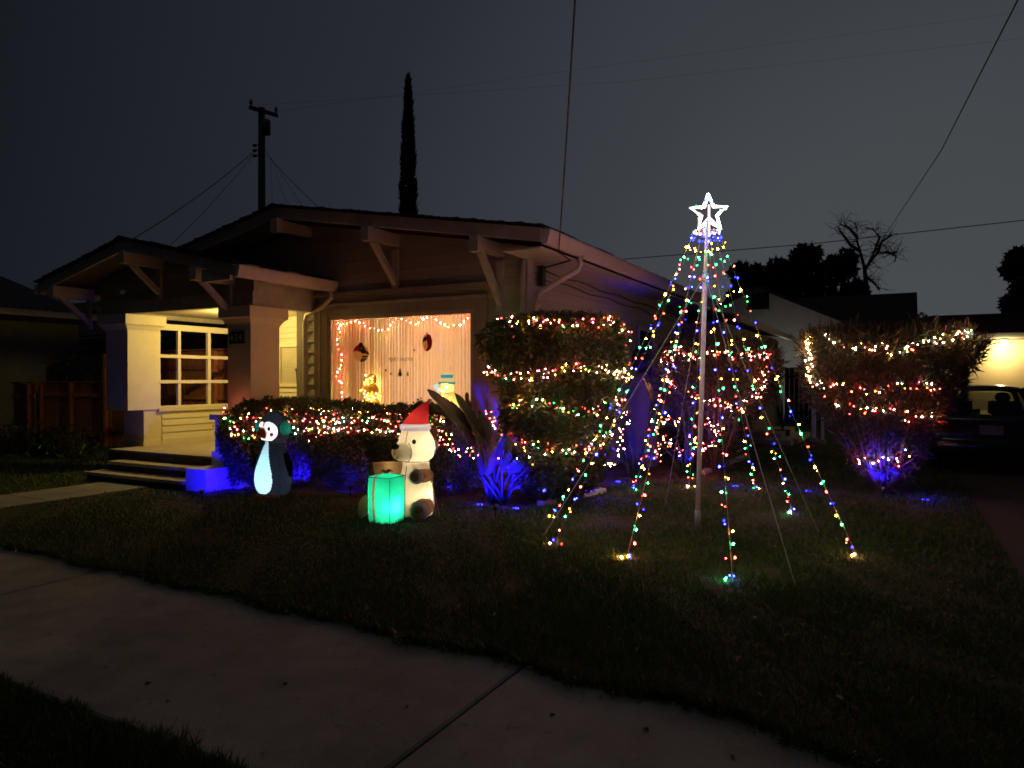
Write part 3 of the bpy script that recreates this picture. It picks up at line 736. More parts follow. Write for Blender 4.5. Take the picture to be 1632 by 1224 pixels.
gl = [(536, 515), (545, 517), (556, 514), (572, 513), (583, 519), (594, 524), (606, 527), (618, 524), (625, 513), (632, 509), (645, 510), (652, 511), (660, 517), (668, 514), (676, 507), (684, 504), (694, 508), (703, 514), (714, 521), (722, 521), (733, 516), (742, 510), (748, 503)]
string_lights('window_garland', [wpt(*p) for p in gl], 'multicoloured fairy light garland swagged along the top of the window', None, .085, ['red', 'warm', 'pink', 'green', 'red', 'amber', 'white', 'red'], .0085, 300, .02)
gl2 = [(538, 516), (543, 530), (537, 545), (541, 558), (545, 570), (545, 580), (538, 592), (537, 602), (541, 608), (546, 613), (545, 625), (546, 640), (547, 652)]
string_lights('window_garland', [wpt(*p) for p in gl2], 'red fairy light strand hanging down the left side of the window', None, .085, ['red', 'pink', 'warm', 'red', 'green', 'pink'], .0085, 300, .02)
# gold light-up tinsel figure
c0 = wpt(592, 650, 9.29); tf = thing('tinsel_figure', (c0.x, c0.y, 1.0), 'glowing yellow tinsel light figure standing in the window at left', 'light figure')
b = MB()
for zz, r in ((1.18, .20), (1.45, .15), (1.64, .10)): b.ell((c0.x, c0.y, zz), (r, .06, r * .95), 12, 8)
b.build('tinsel_body', mat('gold tinsel', (.55, .36, .08), .4, metal=.4, bump=1, bscale=60, scale=20), tf)
random.seed(5)
for zz, r, n in ((1.18, .22, 34), (1.45, .17, 26), (1.65, .11, 16)):
    for i in range(n):
        a = random.uniform(0, 6.28); q = r * math.sqrt(random.random())
        bulb(tf, (c0.x + q * math.cos(a), c0.y - .075 + random.uniform(-.01, .01), zz + q * math.sin(a)), random.choice(['amber', 'warm', 'amber']), .010, 20)
# light-up snowman with a banded top hat, lollipop lamp beside it
c1 = wpt(714, 640, 9.30); sm = thing('lit_snowman', (c1.x, c1.y, 1.0), 'lit snowman figure with a teal banded top hat in the right of the window', 'light figure')
GLW = fabric('snowman plastic', (.8, .74, .55), .7)
b = MB(); b.ell((c1.x + .03, c1.y, 1.25), (.20, .09, .22), 16, 10); b.ell((c1.x - .02, c1.y, 1.50), (.12, .08, .11), 16, 10); b.build('body', GLW, sm, True)
for k, (zz, h, wd, cm_) in enumerate(((1.585, .035, .27, 'teal'), (1.635, .06, .17, 'cream'), (1.69, .05, .18, 'teal'), (1.735, .03, .19, 'cream'))):
    MB().box((c1.x - .02, c1.y, zz), (wd, .07, h)).build('hat_band', emit('hat ' + cm_, (.10, .55, .50) if cm_ == 'teal' else (1, .8, .35), 0.5 if cm_ == 'teal' else .7) if ('hat ' + cm_) not in MATS else MATS['hat ' + cm_], sm)
for i in range(26):
    a = random.uniform(0, 6.28); q = .17 * math.sqrt(random.random()); bulb(sm, (c1.x + .03 + q * math.cos(a), c1.y - .10, 1.25 + q * math.sin(a)), random.choice(['warm', 'amber']), .010, 18)
for i in range(12):
    a = random.uniform(0, 6.28); q = .09 * math.sqrt(random.random()); bulb(sm, (c1.x - .02 + q * math.cos(a), c1.y - .09, 1.5 + q * math.sin(a)), 'warm', .010, 18)
for dx_, dz_, e_ in ((.05, 1.2, 4), (.0, 1.5, 1.6)): point('snowman_bulb', (c1.x + dx_, c1.y + .02, dz_), e_, (1, .66, .20), .03, sm)
for dz_, e_ in ((1.12, 9), (1.38, 8), (1.6, 5)): point('figure_bulb', (c0.x + .02, c0.y + .075, dz_), e_, (1, .55, .10), .03, tf)
c2 = wpt(695, 618, 9.26); lo = thing('lollipop_lamp', (c2.x, c2.y, 1.0), 'white lit lollipop lamp leaning beside the window snowman', 'light figure')
MB().tube([(c2.x + .16, c2.y, 1.22), (c2.x + .02, c2.y, 1.48)], .013, 6).build('stick', emit('lit stick', (1, .85, .5), 1.0), lo)
MB().ell((c2.x, c2.y, 1.53), (.045, .03, .045), 12, 8).build('head_glow', emit('lit pop', (.6, .95, .9), .9), lo, True)
for p in ((.25, 1.02), (-.02, 1.18), (.16, 1.14)): bulb(lo, (c2.x + p[0], c2.y - .02, p[1]), 'warm', .022, 14)

# stickers on the pane
GV = WV - .006
def poly_sticker(pts, m, parent=None, name='shape', dv=0.0):
    b = MB(); P = [on_v(px, py, GV - dv) for px, py in pts]; b.prism(P, (0, -.0012, 0)); return b.build(name, m, parent)
INK, GRNP, BRNP = mat('ink', (.02, .02, .03), .7), fabric('green print', (.10, .24, .10), .6), fabric('brown print', (.32, .12, .04), .6)
REDP, WHTP, TANP = fabric('red print', (.60, .07, .08), .7), fabric('white print', (.85, .80, .75), .8), fabric('tan print', (.86, .70, .52), .85)
def circ(cx, cy_, rx, ry, a0=0, a1=360, n=20): return [(cx + rx * math.cos(R(a0 + (a1 - a0) * i / n)), cy_ + ry * math.sin(R(a0 + (a1 - a0) * i / n))) for i in range(n + (0 if a1 - a0 == 360 else 1))]
st = thing('window_sticker', on_v(575, 562, GV), 'round bauble sticker with black cap, red corner and white scarf pattern on the glass', 'sticker')
poly_sticker(circ(575.5, 563, 13, 13), TANP, st, 'disc')
poly_sticker([(562.5, 561), (566, 553), (572, 549), (576, 556), (574, 561), (568, 559)], REDP, st, 'red_patch', .002)
poly_sticker([(570.5, 552), (573, 546), (577, 546), (580, 552)], INK, st, 'cap', .002)
poly_sticker([(574, 552), (580, 552), (583, 558), (588, 562), (588, 566), (582, 563), (578, 564), (574, 560)], INK, st, 'ink_patch', .003)
poly_sticker([(577, 567), (586, 567), (587, 569), (577, 570)], INK, st, 'ink_stripe', .003)
poly_sticker([(576, 571), (586, 571), (581, 576), (574, 577)], INK, st, 'ink_patch', .003)
poly_sticker([(579, 571.5), (581, 571.5), (579, 575.5), (577.5, 575.5)], WHTP, st, 'white_stripe', .005)
poly_sticker(circ(576, 555, 2, 2, n=10), WHTP, st, 'white_dot', .005)
st = thing('window_sticker', on_v(681, 546, GV), 'narrow oval bauble sticker with a red bird and dark hat on the glass', 'sticker')
poly_sticker(circ(681, 546, 8, 14), TANP, st, 'disc')
poly_sticker([(681, 532), (686, 534), (689, 542), (688, 552), (684, 559), (678, 560), (682, 553), (681, 545), (678, 540)], REDP, st, 'red_patch', .002)
poly_sticker([(673.5, 545), (675, 538), (679, 536), (680, 540), (677, 544)], INK, st, 'ink_patch', .003)
poly_sticker([(679, 530), (682, 530), (682, 533), (679, 533)], WHTP, st, 'cap', .003)
p = on_v(620, 576, GV)
o = text_mesh('window_lettering', 'MERRY CHRISTMAS', .085, .0006, BRNP, Matrix.Translation(p + Vector((0, -.001, 0))) @ Matrix.Rotation(R(90), 4, 'X') @ Matrix.Diagonal((.60, 1, 1, 1)), False, 1.12)
tag(o, 'small brown MERRY CHRISTMAS lettering stuck across the middle of the window', 'sticker')
def tree_sticker(cx, y0, y1, w, m, label):
    h = y1 - y0
    P = [(cx, y0), (cx + w * .45, y0 + h * .38), (cx + w * .28, y0 + h * .38), (cx + w * .8, y0 + h * .62), (cx + w * .5, y0 + h * .62), (cx + w, y0 + h * .88), (cx + w * .2, y0 + h * .88), (cx + w * .2, y1),
         (cx - w * .2, y1), (cx - w * .2, y0 + h * .88), (cx - w, y0 + h * .88), (cx - w * .5, y0 + h * .62), (cx - w * .8, y0 + h * .62), (cx - w * .28, y0 + h * .38), (cx - w * .45, y0 + h * .38)]
    tag(poly_sticker(P, m, None, 'window_sticker'), label, 'sticker')
tree_sticker(637.5, 586, 600.5, 4, GRNP, 'small green fir tree sticker under the greeting on the window')
tree_sticker(649.8, 591, 599.5, 2, BRNP, 'tiny reddish tree sticker right of the green one on the window')
for (x_, y_), lb in (((614.8, 590), 'tiny brown dot sticker left of the green tree sticker, the higher one'), ((622.8, 596), 'tiny brown dot sticker just left of the green tree sticker, the lower one'), ((660, 558), 'tiny dark star sticker above the end of the window greeting')):
    tag(poly_sticker(circ(x_, y_, 1.4, 2.0, n=8), BRNP, None, 'window_sticker'), lb, 'sticker')

# ================================================================== SHRUBS
def shrub_points(n, base, prof, shell=.75, squash=1.0, seed=0):
    """points in a lathe-like crown: prof = [(z, radius)], lumpy outline"""
    zs = np.array([p[0] for p in prof]); rs = np.array([p[1] for p in prof]); g = np.random.default_rng(seed)
    zz = np.linspace(zs[0], zs[-1], 200); wgt = np.interp(zz, zs, rs) + .12; wgt /= wgt.sum()
    z = g.choice(zz, n, p=wgt) + g.normal(0, .02, n); th = g.uniform(0, 2 * np.pi, n)
    r = np.interp(z, zs, rs) * (1 + .07 * np.sin(3 * th + 4 * z + seed) + .06 * np.sin(7 * th - 5 * z) + .05 * np.sin(11 * th + 9 * z))
    f = np.where(g.random(n) < shell, 1 - np.abs(g.normal(0, .07, n)), np.sqrt(g.random(n)))
    P = np.stack([base[0] + r * f * np.cos(th), base[1] + r * f * np.sin(th) * squash, z], 1)
    Nn = np.stack([np.cos(th), np.sin(th), np.full(n, .25)], 1)
    return P, Nn, f
def ring_path(base, prof, z_of, t0, t1, n=40, out=.03, squash=1.0, seed=0):
    zs = [p[0] for p in prof]; rs = [p[1] for p in prof]; pts = []
    for i in range(n + 1):
        th = t0 + (t1 - t0) * i / n; z = z_of(i / n)
        r = np.interp(z, zs, rs) * (1 + .07 * math.sin(3 * th + 4 * z + seed) + .06 * math.sin(7 * th - 5 * z) + .05 * math.sin(11 * th + 9 * z)) + out
        pts.append((base[0] + r * math.cos(th), base[1] + r * math.sin(th) * squash, z))
    return pts
MULTI = ['red', 'warm', 'green', 'pink', 'amber', 'white', 'orange']
MW = [28, 22, 8, 22, 10, 8, 10]
CAMTH = lambda b: math.atan2(-b[1], -b[0])       # direction from a shrub to the camera

# 1: the big clipped round shrub at the corner of the house
B1 = C(.60, 9.55); P1 = [(.1, .30), (.35, .58), (.8, .69), (1.1, .74), (1.42, .76), (1.55, .74), (1.7, .87), (2.0, .925), (2.25, .92), (2.38, .84), (2.44, .60), (2.47, .3)]
sh = thing('round_shrub', (B1.x, B1.y, 0), 'big dark clipped round shrub wrapped in coloured lights at the house corner', 'shrub')
n = 13000; P, Nn, f = shrub_points(n, B1, P1, .8, 1.0, 1)
N = Nn + rng.normal(0, .40, (n, 3)); T = rng.normal(0, 1, (n, 3)) + Nn * .3 + np.array([0, 0, -.2])
V_, T_ = leaves(P, T, N, rng.uniform(.07, .13, n), rng.uniform(.032, .055, n)); o = tri_mesh('foliage', V_, T_, LEAF1, sh, 'stuff')
# clipped top: extra leaves closing the flat crown
n = 2600; a = rng.uniform(0, 2 * np.pi, n); q = .89 * np.sqrt(rng.random(n)); P = np.stack([B1.x + q * np.cos(a), B1.y + q * np.sin(a), 2.45 - .12 * (q / .89) ** 4 + rng.normal(0, .025, n)], 1)
N = np.tile([0, 0, 1.], (n, 1)) + rng.normal(0, .5, (n, 3)); T = rng.normal(0, 1, (n, 3)) + [0, 0, .5]
V_, T_ = leaves(P, T, N, rng.uniform(.05, .10, n), rng.uniform(.024, .042, n)); tri_mesh('crown_top', V_, T_, LEAF1, sh, 'stuff')
b = MB(); random.seed(3)
for i in range(12):
    a = i * 2.4; r = .6 + .25 * random.random()
    b.tube([(B1.x + .08 * math.cos(a), B1.y + .08 * math.sin(a), 0), (B1.x + .3 * r * math.cos(a), B1.y + .3 * r * math.sin(a), .8), (B1.x + r * math.cos(a), B1.y + r * math.sin(a), 1.9 + .4 * random.random())], [.03, .022, .008], 5)
b.build('stems', BARK, sh)
cth = CAMTH(B1)
for zf, nm, t0, t1, st in ((lambda t: 2.36 + .05 * math.sin(t * 9), 'topmost', -1.9, 1.9, .036), (lambda t: 1.74 + .06 * math.sin(t * 11 + 1), 'second', -1.7, 1.7, .034), (lambda t: 1.30 + .05 * math.sin(t * 8), 'third', -.9, 1.6, .044), (lambda t: .83 + .12 * (t - .5) + .05 * math.sin(t * 8), 'lowest', -1.2, 1.5, .05)):
    string_lights('shrub_lights', ring_path(B1, P1, zf, cth + t0, cth + t1, 46, -.005, 1, 1), nm + ' row of coloured lights round the big clipped corner shrub', 'light rows on the round corner shrub', st, MULTI, .0056, 260, .06, weights=MW)
e = ring_path(B1, P1, lambda t: 2.36 - .62 * t, cth + 1.15, cth + 1.5, 14, .03, 1, 1)
string_lights('shrub_lights', e, 'short strand of red lights down the right edge of the clipped corner shrub', 'light rows on the round corner shrub', .05, ['red', 'orange', 'warm', 'pink'], .0056, 240, .05)

# 2: the hedge under the window, three clipped plants in a row
def hedge(u0, u1, v0, v1, ztop, n, label, seed):
    g = np.random.default_rng(seed)
    h = thing('hedge', ((u0 + u1) / 2, (v0 + v1) / 2, 0), label, 'hedge', 'clipped hedge shrubs under the window')
    face = g.random(n); x = g.uniform(u0, u1, n); y = g.uniform(v0, v1, n); z = g.uniform(.12, ztop, n); Nn = np.zeros((n, 3))
    t = face < .35; z[t] = ztop; Nn[t] = [0, 0, 1]
    fr = (face >= .35) & (face < .75); y[fr] = v0; Nn[fr] = [0, -1, .2]
    s1 = (face >= .75) & (face < .84); x[s1] = u0; Nn[s1] = [-1, 0, .2]
    s2 = (face >= .84) & (face < .93); x[s2] = u1; Nn[s2] = [1, 0, .2]
    Nn[face >= .93] = [0, 0, 1]
    cx, cy_ = (u0 + u1) / 2, (v0 + v1) / 2
    rx, ry = (x - cx) / ((u1 - u0) / 2), (y - cy_) / ((v1 - v0) / 2); rz = z / ztop
    e = np.maximum(np.abs(rx), np.abs(ry)); pull = .10 * np.clip(e, 0, 1) ** 6
    z = z - pull * (rz > .75) * .9 + .035 * np.sin(x * 6 + seed) + .03 * np.sin(x * 13 + y * 5) + g.normal(0, .025, n)
    k = (1 - .12 * rz ** 8) * (.72 + .28 * np.clip(rz * 1.6, 0, 1)); x = cx + (x - cx) * k; y = cy_ + (y - cy_) * k + g.normal(0, .03, n) + .04 * np.sin(x * 5 + z * 6)
    P = np.stack([x, y, z], 1); N = Nn + g.normal(0, .6, (n, 3)); T = g.normal(0, 1, (n, 3)) + Nn * .6
    V_, T_ = leaves(P, T, N, g.uniform(.038, .068, n), g.uniform(.020, .034, n)); tri_mesh('foliage', V_, T_, LEAF2, h, 'stuff')
    b = MB()
    for i in range(7):
        a = u0 + .15 + (u1 - u0 - .3) * i / 6; b.tube([(a, cy_, 0), (a + g.uniform(-.1, .1), cy_ + g.uniform(-.1, .1), ztop * .85)], [.015, .006], 4)
    b.build('stems', BARK, h)
    return h
hedge(-9.45, -8.30, 7.05 + .75, 8.95, 1.27, 8000, 'leftmost hedge shrub, in front of the porch column and behind the penguin', 3)
hedge(-8.86, -8.10, 7.28, 7.95, 1.22, 8000, 'hedge shrub bulging forward over the blue lit step pedestal', 8)
hedge(-8.30, -6.75, 7.95, 8.85, 1.24, 13000, 'middle hedge shrub under the left half of the window', 4)
hedge(-6.80, -5.25, 8.0, 8.85, 1.22, 13000, 'hedge shrub under the window behind the seated bear', 5)
def on_hedge(pxs, v): return [on_v(px, py, v) for px, py in pxs]
random.seed(12)
def scatter_lights(name, pxbox, v, n, label, group, colors, r=.0056, k=230):
    """net light: bulbs on a zig-zag wire draped over the face of a hedge"""
    (x0, y0, x1, y1) = pxbox; rows = max(2, int((y1 - y0) / 13)); per = max(2, n // rows); pts = []
    for j in range(rows):
        xs = [x0 + (x1 - x0) * (i + .5 * (j % 2)) / per for i in range(per + 1)]
        if j % 2: xs = xs[::-1]
        for x in xs:
            px, py = x + random.uniform(-5, 5), y0 + (y1 - y0) * (j + .5) / rows + random.uniform(-5, 5)
            pts.append(on_v(px, py, v + random.uniform(-.02, .05) + (.28 if j == 0 else 0)))
    t = thing(name, pts[0], label, 'string lights', group)
    MB().tube(pts, .003, 4).build('wire', GCORD, t)
    for p in pts: bulb(t, p, random.choices(colors, MW)[0] if colors is MULTI else random.choice(colors), r, k)
G_ = 'net lights on the hedge under the window'
scatter_lights('hedge_lights', (356, 648, 440, 704), 7.24, 60, 'coloured lights over the hedge shrub beside the step pedestal', G_, MULTI)
scatter_lights('hedge_lights', (440, 648, 540, 694), 7.88, 66, 'coloured lights on the hedge just right of the penguin', G_, MULTI)
scatter_lights('hedge_lights', (515, 648, 618, 692), 7.92, 70, 'coloured lights on the middle of the hedge under the window', G_, MULTI)
scatter_lights('hedge_lights', (618, 650, 690, 700), 7.97, 42, 'coloured lights on the hedge end behind the bear', G_, MULTI)

# 3: low pale-leaved shrubs in front of the hedge
def pale_shrub(base, rx, h, n, label, seed, m=LEAF4, size=.03, dens=.55):
    g = np.random.default_rng(seed); s = thing('pale_shrub', (base[0], base[1], 0), label, 'shrub', 'small pale leaved bedding shrubs')
    d = g.normal(size=(n, 3)); d /= np.linalg.norm(d, axis=1, keepdims=True); d[:, 2] = np.abs(d[:, 2])
    f = np.where(g.random(n) < dens, 1 - np.abs(g.normal(0, .12, n)), np.cbrt(g.random(n)))
    lum = 1 + .16 * np.sin(5 * np.arctan2(d[:, 1], d[:, 0]) + 3 * d[:, 2] + seed)
    P = np.stack([base[0] + d[:, 0] * rx * f * lum, base[1] + d[:, 1] * rx * .8 * f * lum, .06 + d[:, 2] * h * f * lum], 1)
    N = d + g.normal(0, .7, (n, 3)); T = g.normal(0, 1, (n, 3)) + d * .8
    V_, T_ = leaves(P, T, N, g.uniform(.6, 1.3, n) * size, g.uniform(.5, .8, n) * size); tri_mesh('foliage', V_, T_, m, s, 'stuff')
    b = MB()
    for i in range(9):
        a = g.uniform(0, 6.28); q = rx * g.uniform(.3, .9)
        b.tube([(base[0], base[1], 0), (base[0] + q * .5 * math.cos(a), base[1] + q * .5 * math.sin(a), h * .5), (base[0] + q * math.cos(a), base[1] + q * .8 * math.sin(a), h * .9)], [.01, .007, .003], 4)
    b.build('stems', BARK, s)
c = on_z(492, 772); pale_shrub((c.x, c.y - .22), .36, .72, 2600, 'bluish small leaved shrub right beside the penguin', 21)
c = on_z(552, 776); pale_shrub((c.x, c.y - .18), .30, .26, 900, 'low sprawling plant on the bed between penguin and bear', 22)
c = on_z(395, 775); pale_shrub((c.x, c.y - .2), .30, .50, 1500, 'blue lit small shrub left of the penguin beside the pedestal', 24)
c = on_z(728, 785); pale_shrub((c.x, c.y + .15), .50, .98, 4600, 'pale twiggy shrub covered in pink lights right of the bear', 23)
c = on_z(800, 775); pale_shrub((c.x - .05, c.y + .25), .42, 1.02, 3000, 'pale twiggy shrub lit pink between paddle leaves and round shrub', 25)
for px, py, rr, lb in ((870, 786, .26, 'low dark plant lit blue at the foot of the round shrub'), (925, 772, .24, 'low blue lit plant on the edging right of the round shrub')):
    c = on_z(px, py); pale_shrub((c.x, c.y), rr, .32, 900, lb, px, LEAF1, .05)
def cloud_lights(name, pxs, Y, label, colors, spread=6, n=4, dj=.12, group=None, r=.0054, k=210):
    pts = []
    for px, py in pxs:
        for i in range(n): pts.append(at_d(px + random.uniform(-spread, spread), py + random.uniform(-spread, spread), Y + random.uniform(-dj, dj)))
    t = thing(name, pts[0], label, 'string lights', group)
    MB().tube(pts, .003, 4).build('wire', GCORD, t)
    for p in pts: bulb(t, p, random.choice(colors), r, k)
PK = ['red', 'pink', 'warm', 'orange', 'white', 'red']
cloud_lights('shrub_lights', [(700, 690), (706, 705), (716, 712), (722, 718), (735, 722), (748, 720), (757, 724), (700, 668), (714, 697)], 9.25, 'coloured light strand over the pale shrub right of the bear', PK, 7, 4)
cloud_lights('shrub_lights', [(778, 660), (790, 668), (800, 675), (785, 680), (795, 688), (804, 668)], 9.75, 'cluster of pink and warm lights between paddle leaves and round shrub', PK, 7, 4)
cloud_lights('shrub_lights', [(797, 731), (808, 728), (822, 733), (834, 720), (842, 731), (850, 738), (866, 722), (880, 712), (896, 716)], 8.95, 'low strand of lights strung from the paddle plant to the round shrub', PK, 3, 1, .05)
cloud_lights('shrub_lights', [(512, 690), (497, 700), (520, 683), (505, 695)], 9.75, 'red lights on top of the shrub beside the penguin', ['red', 'red', 'pink'], 5, 1)

# 4: strappy shrubs (many canes from one base, narrow leaves)
def cane_shrub(base, prof, ncane, nleaf, label, seed, leaf_l=(.12, .24), squash=.9, spike=.16, m=LEAF3):
    g = np.random.default_rng(seed); s = thing('cane_shrub', (base[0], base[1], 0), label, 'shrub', 'tall many-stemmed shrubs with narrow leaves')
    zs = [p[0] for p in prof]; rs = [p[1] for p in prof]; top = zs[-1]
    for i in range(ncane):
        a = g.uniform(0, 6.28); q = math.sqrt(g.random()); r1 = q * np.interp(top * .93, zs, rs) * .9
        ph = g.uniform(-.15, .15); pts = []
        for t in np.linspace(0, 1, 5):
            zc = t * top * .93; rr = min(r1 * t ** .8 + .10 * q, np.interp(zc, zs, rs) * .95)
            pts.append((base[0] + rr * math.cos(a + ph * t), base[1] + rr * math.sin(a + ph * t) * squash, zc))
        MB().tube(pts, [.014, .012, .010, .007, .003], 5).build('cane', CANE, s)
    P, Nn, f = shrub_points(nleaf, base, prof, .55, squash, seed)
    kp = g.random(nleaf) < np.clip(P[:, 2] / top * 1.7 - .05, .34, 1); P, Nn = P[kp], Nn[kp]; nleaf = len(P)
    T = g.normal(0, .6, (nleaf, 3)) + Nn * .7 + np.array([0, 0, 1]) * g.uniform(-.3, 1.3, (nleaf, 1)); N = g.normal(0, 1, (nleaf, 3))
    V_, T_ = leaves(P, T, N, g.uniform(*leaf_l, nleaf), g.uniform(.016, .030, nleaf), .1); tri_mesh('foliage', V_, T_, m, s, 'stuff')
    n2 = nleaf // 4; a = g.uniform(0, 6.28, n2); q = np.interp(top * .96, zs, rs) * np.sqrt(g.random(n2))
    P = np.stack([base[0] + q * np.cos(a), base[1] + q * np.sin(a) * squash, top - .10 + g.normal(0, .05, n2) + .06 * np.sin(5 * a + q * 7)], 1)
    T = g.normal(0, .45, (n2, 3)) + [0, 0, 1.]; V_, T_ = leaves(P, T, g.normal(0, 1, (n2, 3)), g.uniform(.12, .12 + spike, n2), g.uniform(.012, .022, n2), .1)
    tri_mesh('crown_top', V_, T_, m, s, 'stuff'); return s
B3 = C(5.32, 10.25); P3 = [(.05, .18), (.3, .34), (.6, .46), (.9, .58), (1.15, .78), (1.45, .94), (1.8, 1.03), (2.05, 1.10), (2.20, 1.08), (2.27, .9)]
cane_shrub(B3, P3, 34, 14000, 'wide topped cane shrub with white lights beside the driveway and parked car', 31)
c3 = CAMTH(B3)
random.seed(31)
ht = [(1284, 555), (1283, 540), (1296, 535), (1288, 548), (1290, 562), (1288, 575), (1291, 590), (1290, 604), (1297, 610)]
def front_of(base, prof, px, py, out=.03, squash=.9):
    """point on the camera side of a crown under a picture position"""
    d = ray(px, py); lo_, hi = 4.0, 40.0; bd = math.hypot(base[0], base[1]) ; best = None
    for i in range(300):
        t = (bd - 1.9) / math.hypot(d.x, d.y) + i * .012
        p = O + d * t; r = np.interp(p.z, [q[0] for q in prof], [q[1] for q in prof]) + out
        q = math.hypot(p.x - base[0], (p.y - base[1]) / squash)
        if q <= r: return p
        if best is None or q - r < best[0]: best = (q - r, p)
    return best[1]
def draped(name, pxs, base, prof, label, group, step, colors, weights=None, squash=.9, r=.0062, k=240, jit=.06):
    pts = []
    for (a, b), (c_, d_) in zip(pxs, pxs[1:]):
        nn = max(1, int(math.hypot(c_ - a, d_ - b) / 14))
        for i in range(nn): pts.append(front_of(base, prof, a + (c_ - a) * i / nn, b + (d_ - b) * i / nn + random.uniform(-2, 2), .03, squash))
    pts.append(front_of(base, prof, *pxs[-1], .03, squash))
    string_lights(name, pts, label, group, step, colors, r, k, jit, weights=weights)
WW = ['warm', 'white', 'warm', 'warm', 'pink', 'warm', 'red']
G3 = 'light rows on the wide topped driveway shrub'
draped('shrub_lights', [(1318, 535), (1327, 546), (1335, 555), (1350, 560), (1372, 548), (1384, 557), (1405, 548), (1418, 560), (1428, 567), (1442, 556), (1458, 556), (1470, 546), (1476, 545)], B3, P3, 'sagging row of white lights across the top of the driveway shrub', G3, .046, WW)
draped('shrub_lights', [(1476, 545), (1492, 548), (1494, 538), (1508, 540), (1520, 532), (1532, 526), (1535, 536), (1548, 530)], B3, P3, 'white lights on the top right shoulder of the driveway shrub', G3, .045, WW)
draped('shrub_lights', ht, B3, P3, 'dense loop of warm white lights hanging at the left edge of the driveway shrub', G3, .026, ['warm', 'warm', 'white', 'pink', 'amber'], jit=.05)
draped('shrub_lights', [(1297, 610), (1310, 610), (1325, 612), (1340, 608), (1360, 620), (1395, 625), (1415, 616), (1438, 618), (1462, 612), (1490, 618), (1505, 617)], B3, P3, 'middle row of pink and warm lights on the driveway shrub', G3, .06, PK)
draped('shrub_lights', [(1320, 640), (1348, 650), (1357, 656), (1378, 658), (1398, 648), (1408, 650), (1422, 655), (1438, 657), (1452, 668), (1470, 662), (1482, 660), (1500, 665), (1506, 657)], B3, P3, 'lower row of red and warm lights on the driveway shrub', G3, .055, PK)
draped('shrub_lights', [(1362, 728), (1380, 735), (1395, 735), (1412, 733), (1425, 742), (1432, 735), (1440, 726), (1446, 722)], B3, P3, 'short bottom strand of lights near the base of the driveway shrub', G3, .05, PK)
B2 = C(3.55, 12.6); P2 = [(.05, .22), (.4, .45), (.8, .62), (1.2, .85), (1.6, 1.02), (1.95, 1.05), (2.15, .95), (2.22, .7)]
cane_shrub(B2, P2, 26, 6500, 'bushy cane shrub with coloured lights behind the light tree', 32)
G2 = 'light rows on the shrub behind the light tree'
random.seed(77)
draped('shrub_lights', [(1060, 562), (1075, 558), (1090, 566), (1105, 570), (1125, 566), (1150, 562), (1170, 566), (1190, 562), (1210, 566), (1228, 568)], B2, P2, 'top row of red and white lights on the shrub behind the light tree', G2, .036, PK)
draped('shrub_lights', [(1100, 628), (1115, 632), (1130, 640), (1150, 645), (1170, 652), (1190, 645), (1200, 636), (1210, 624), (1218, 600), (1224, 585)], B2, P2, 'middle curve of lights on the shrub behind the light tree', G2, .034, PK)
draped('shrub_lights', [(1058, 570), (1062, 585), (1064, 600), (1070, 615), (1072, 625)], B2, P2, 'vertical strand on the left edge of the shrub behind the light tree', G2, .034, PK)
cloud_lights('shrub_lights', [(1128, 672), (1140, 680), (1145, 690), (1138, 705), (1125, 712), (1115, 716), (1118, 722), (1105, 700)], 11.9, 'tangle of warm lights at the foot of the shrub behind the pole', PK, 7, 5, .1)
cloud_lights('shrub_lights', [(1045, 672), (1058, 665), (1068, 668), (1080, 672), (1050, 690), (1062, 700), (1070, 708), (1052, 714), (1085, 722), (1048, 728)], 11.5, 'loose tangle of warm lights behind the tall paddle leaves', PK, 8, 5, .2)
cloud_lights('shrub_lights', [(995, 660), (1000, 672), (992, 688), (988, 700), (990, 714), (985, 722), (975, 735), (967, 742), (962, 750)], 10.2, 'bright looping strand of warm lights between round shrub and paddle leaves', ['warm', 'warm', 'white', 'pink'], 6, 4, .1)

# 5: bird-of-paradise plants: each paddle leaf is a part, its stalk a sub-part
def paddle(parent, root, tip0, tip1, w, nrm, seed=0, fold=.25, curl=.0):
    """stalk from root to tip0, blade from tip0 to tip1"""
    root, a, b = Vector(root), Vector(tip0), Vector(tip1); d = (b - a); L_ = d.length; d.normalize()
    n = Vector(nrm); n = (n - d * n.dot(d)).normalized(); s = d.cross(n); rings = []; K = 12; g = random.Random(seed)
    vs = []; fs = []
    for i in range(K + 1):
        t = i / K; ww = w * (math.sin(math.pi * min(1, t * .92 + .06)) ** .7) * (1 - .25 * t); c = a + d * L_ * t - n * (curl * t * t) 
        wob = .012 * math.sin(t * 17 + seed)
        vs += [c - s * ww * .5 + n * (fold * ww * .5 + wob), c - s * ww * .25 + n * fold * ww * .18, c, c + s * ww * .25 + n * fold * ww * .18, c + s * ww * .5 + n * (fold * ww * .5 - wob)]
    for i in range(K):
        for j in range(4): fs.append((i * 5 + j, i * 5 + j + 1, i * 5 + j + 6, i * 5 + j + 5))
    m = MB(); m.add(vs, fs); lf = m.build('leaf', LEAFP, parent, True)
    mid = root.lerp(a, .5) + Vector((0, 0, .02))
    MB().tube([root, mid, a, a + d * L_ * .5, a + d * L_ * .96], [.017, .014, .011, .006, .002], 6).build('stalk', LEAFP, lf, True)
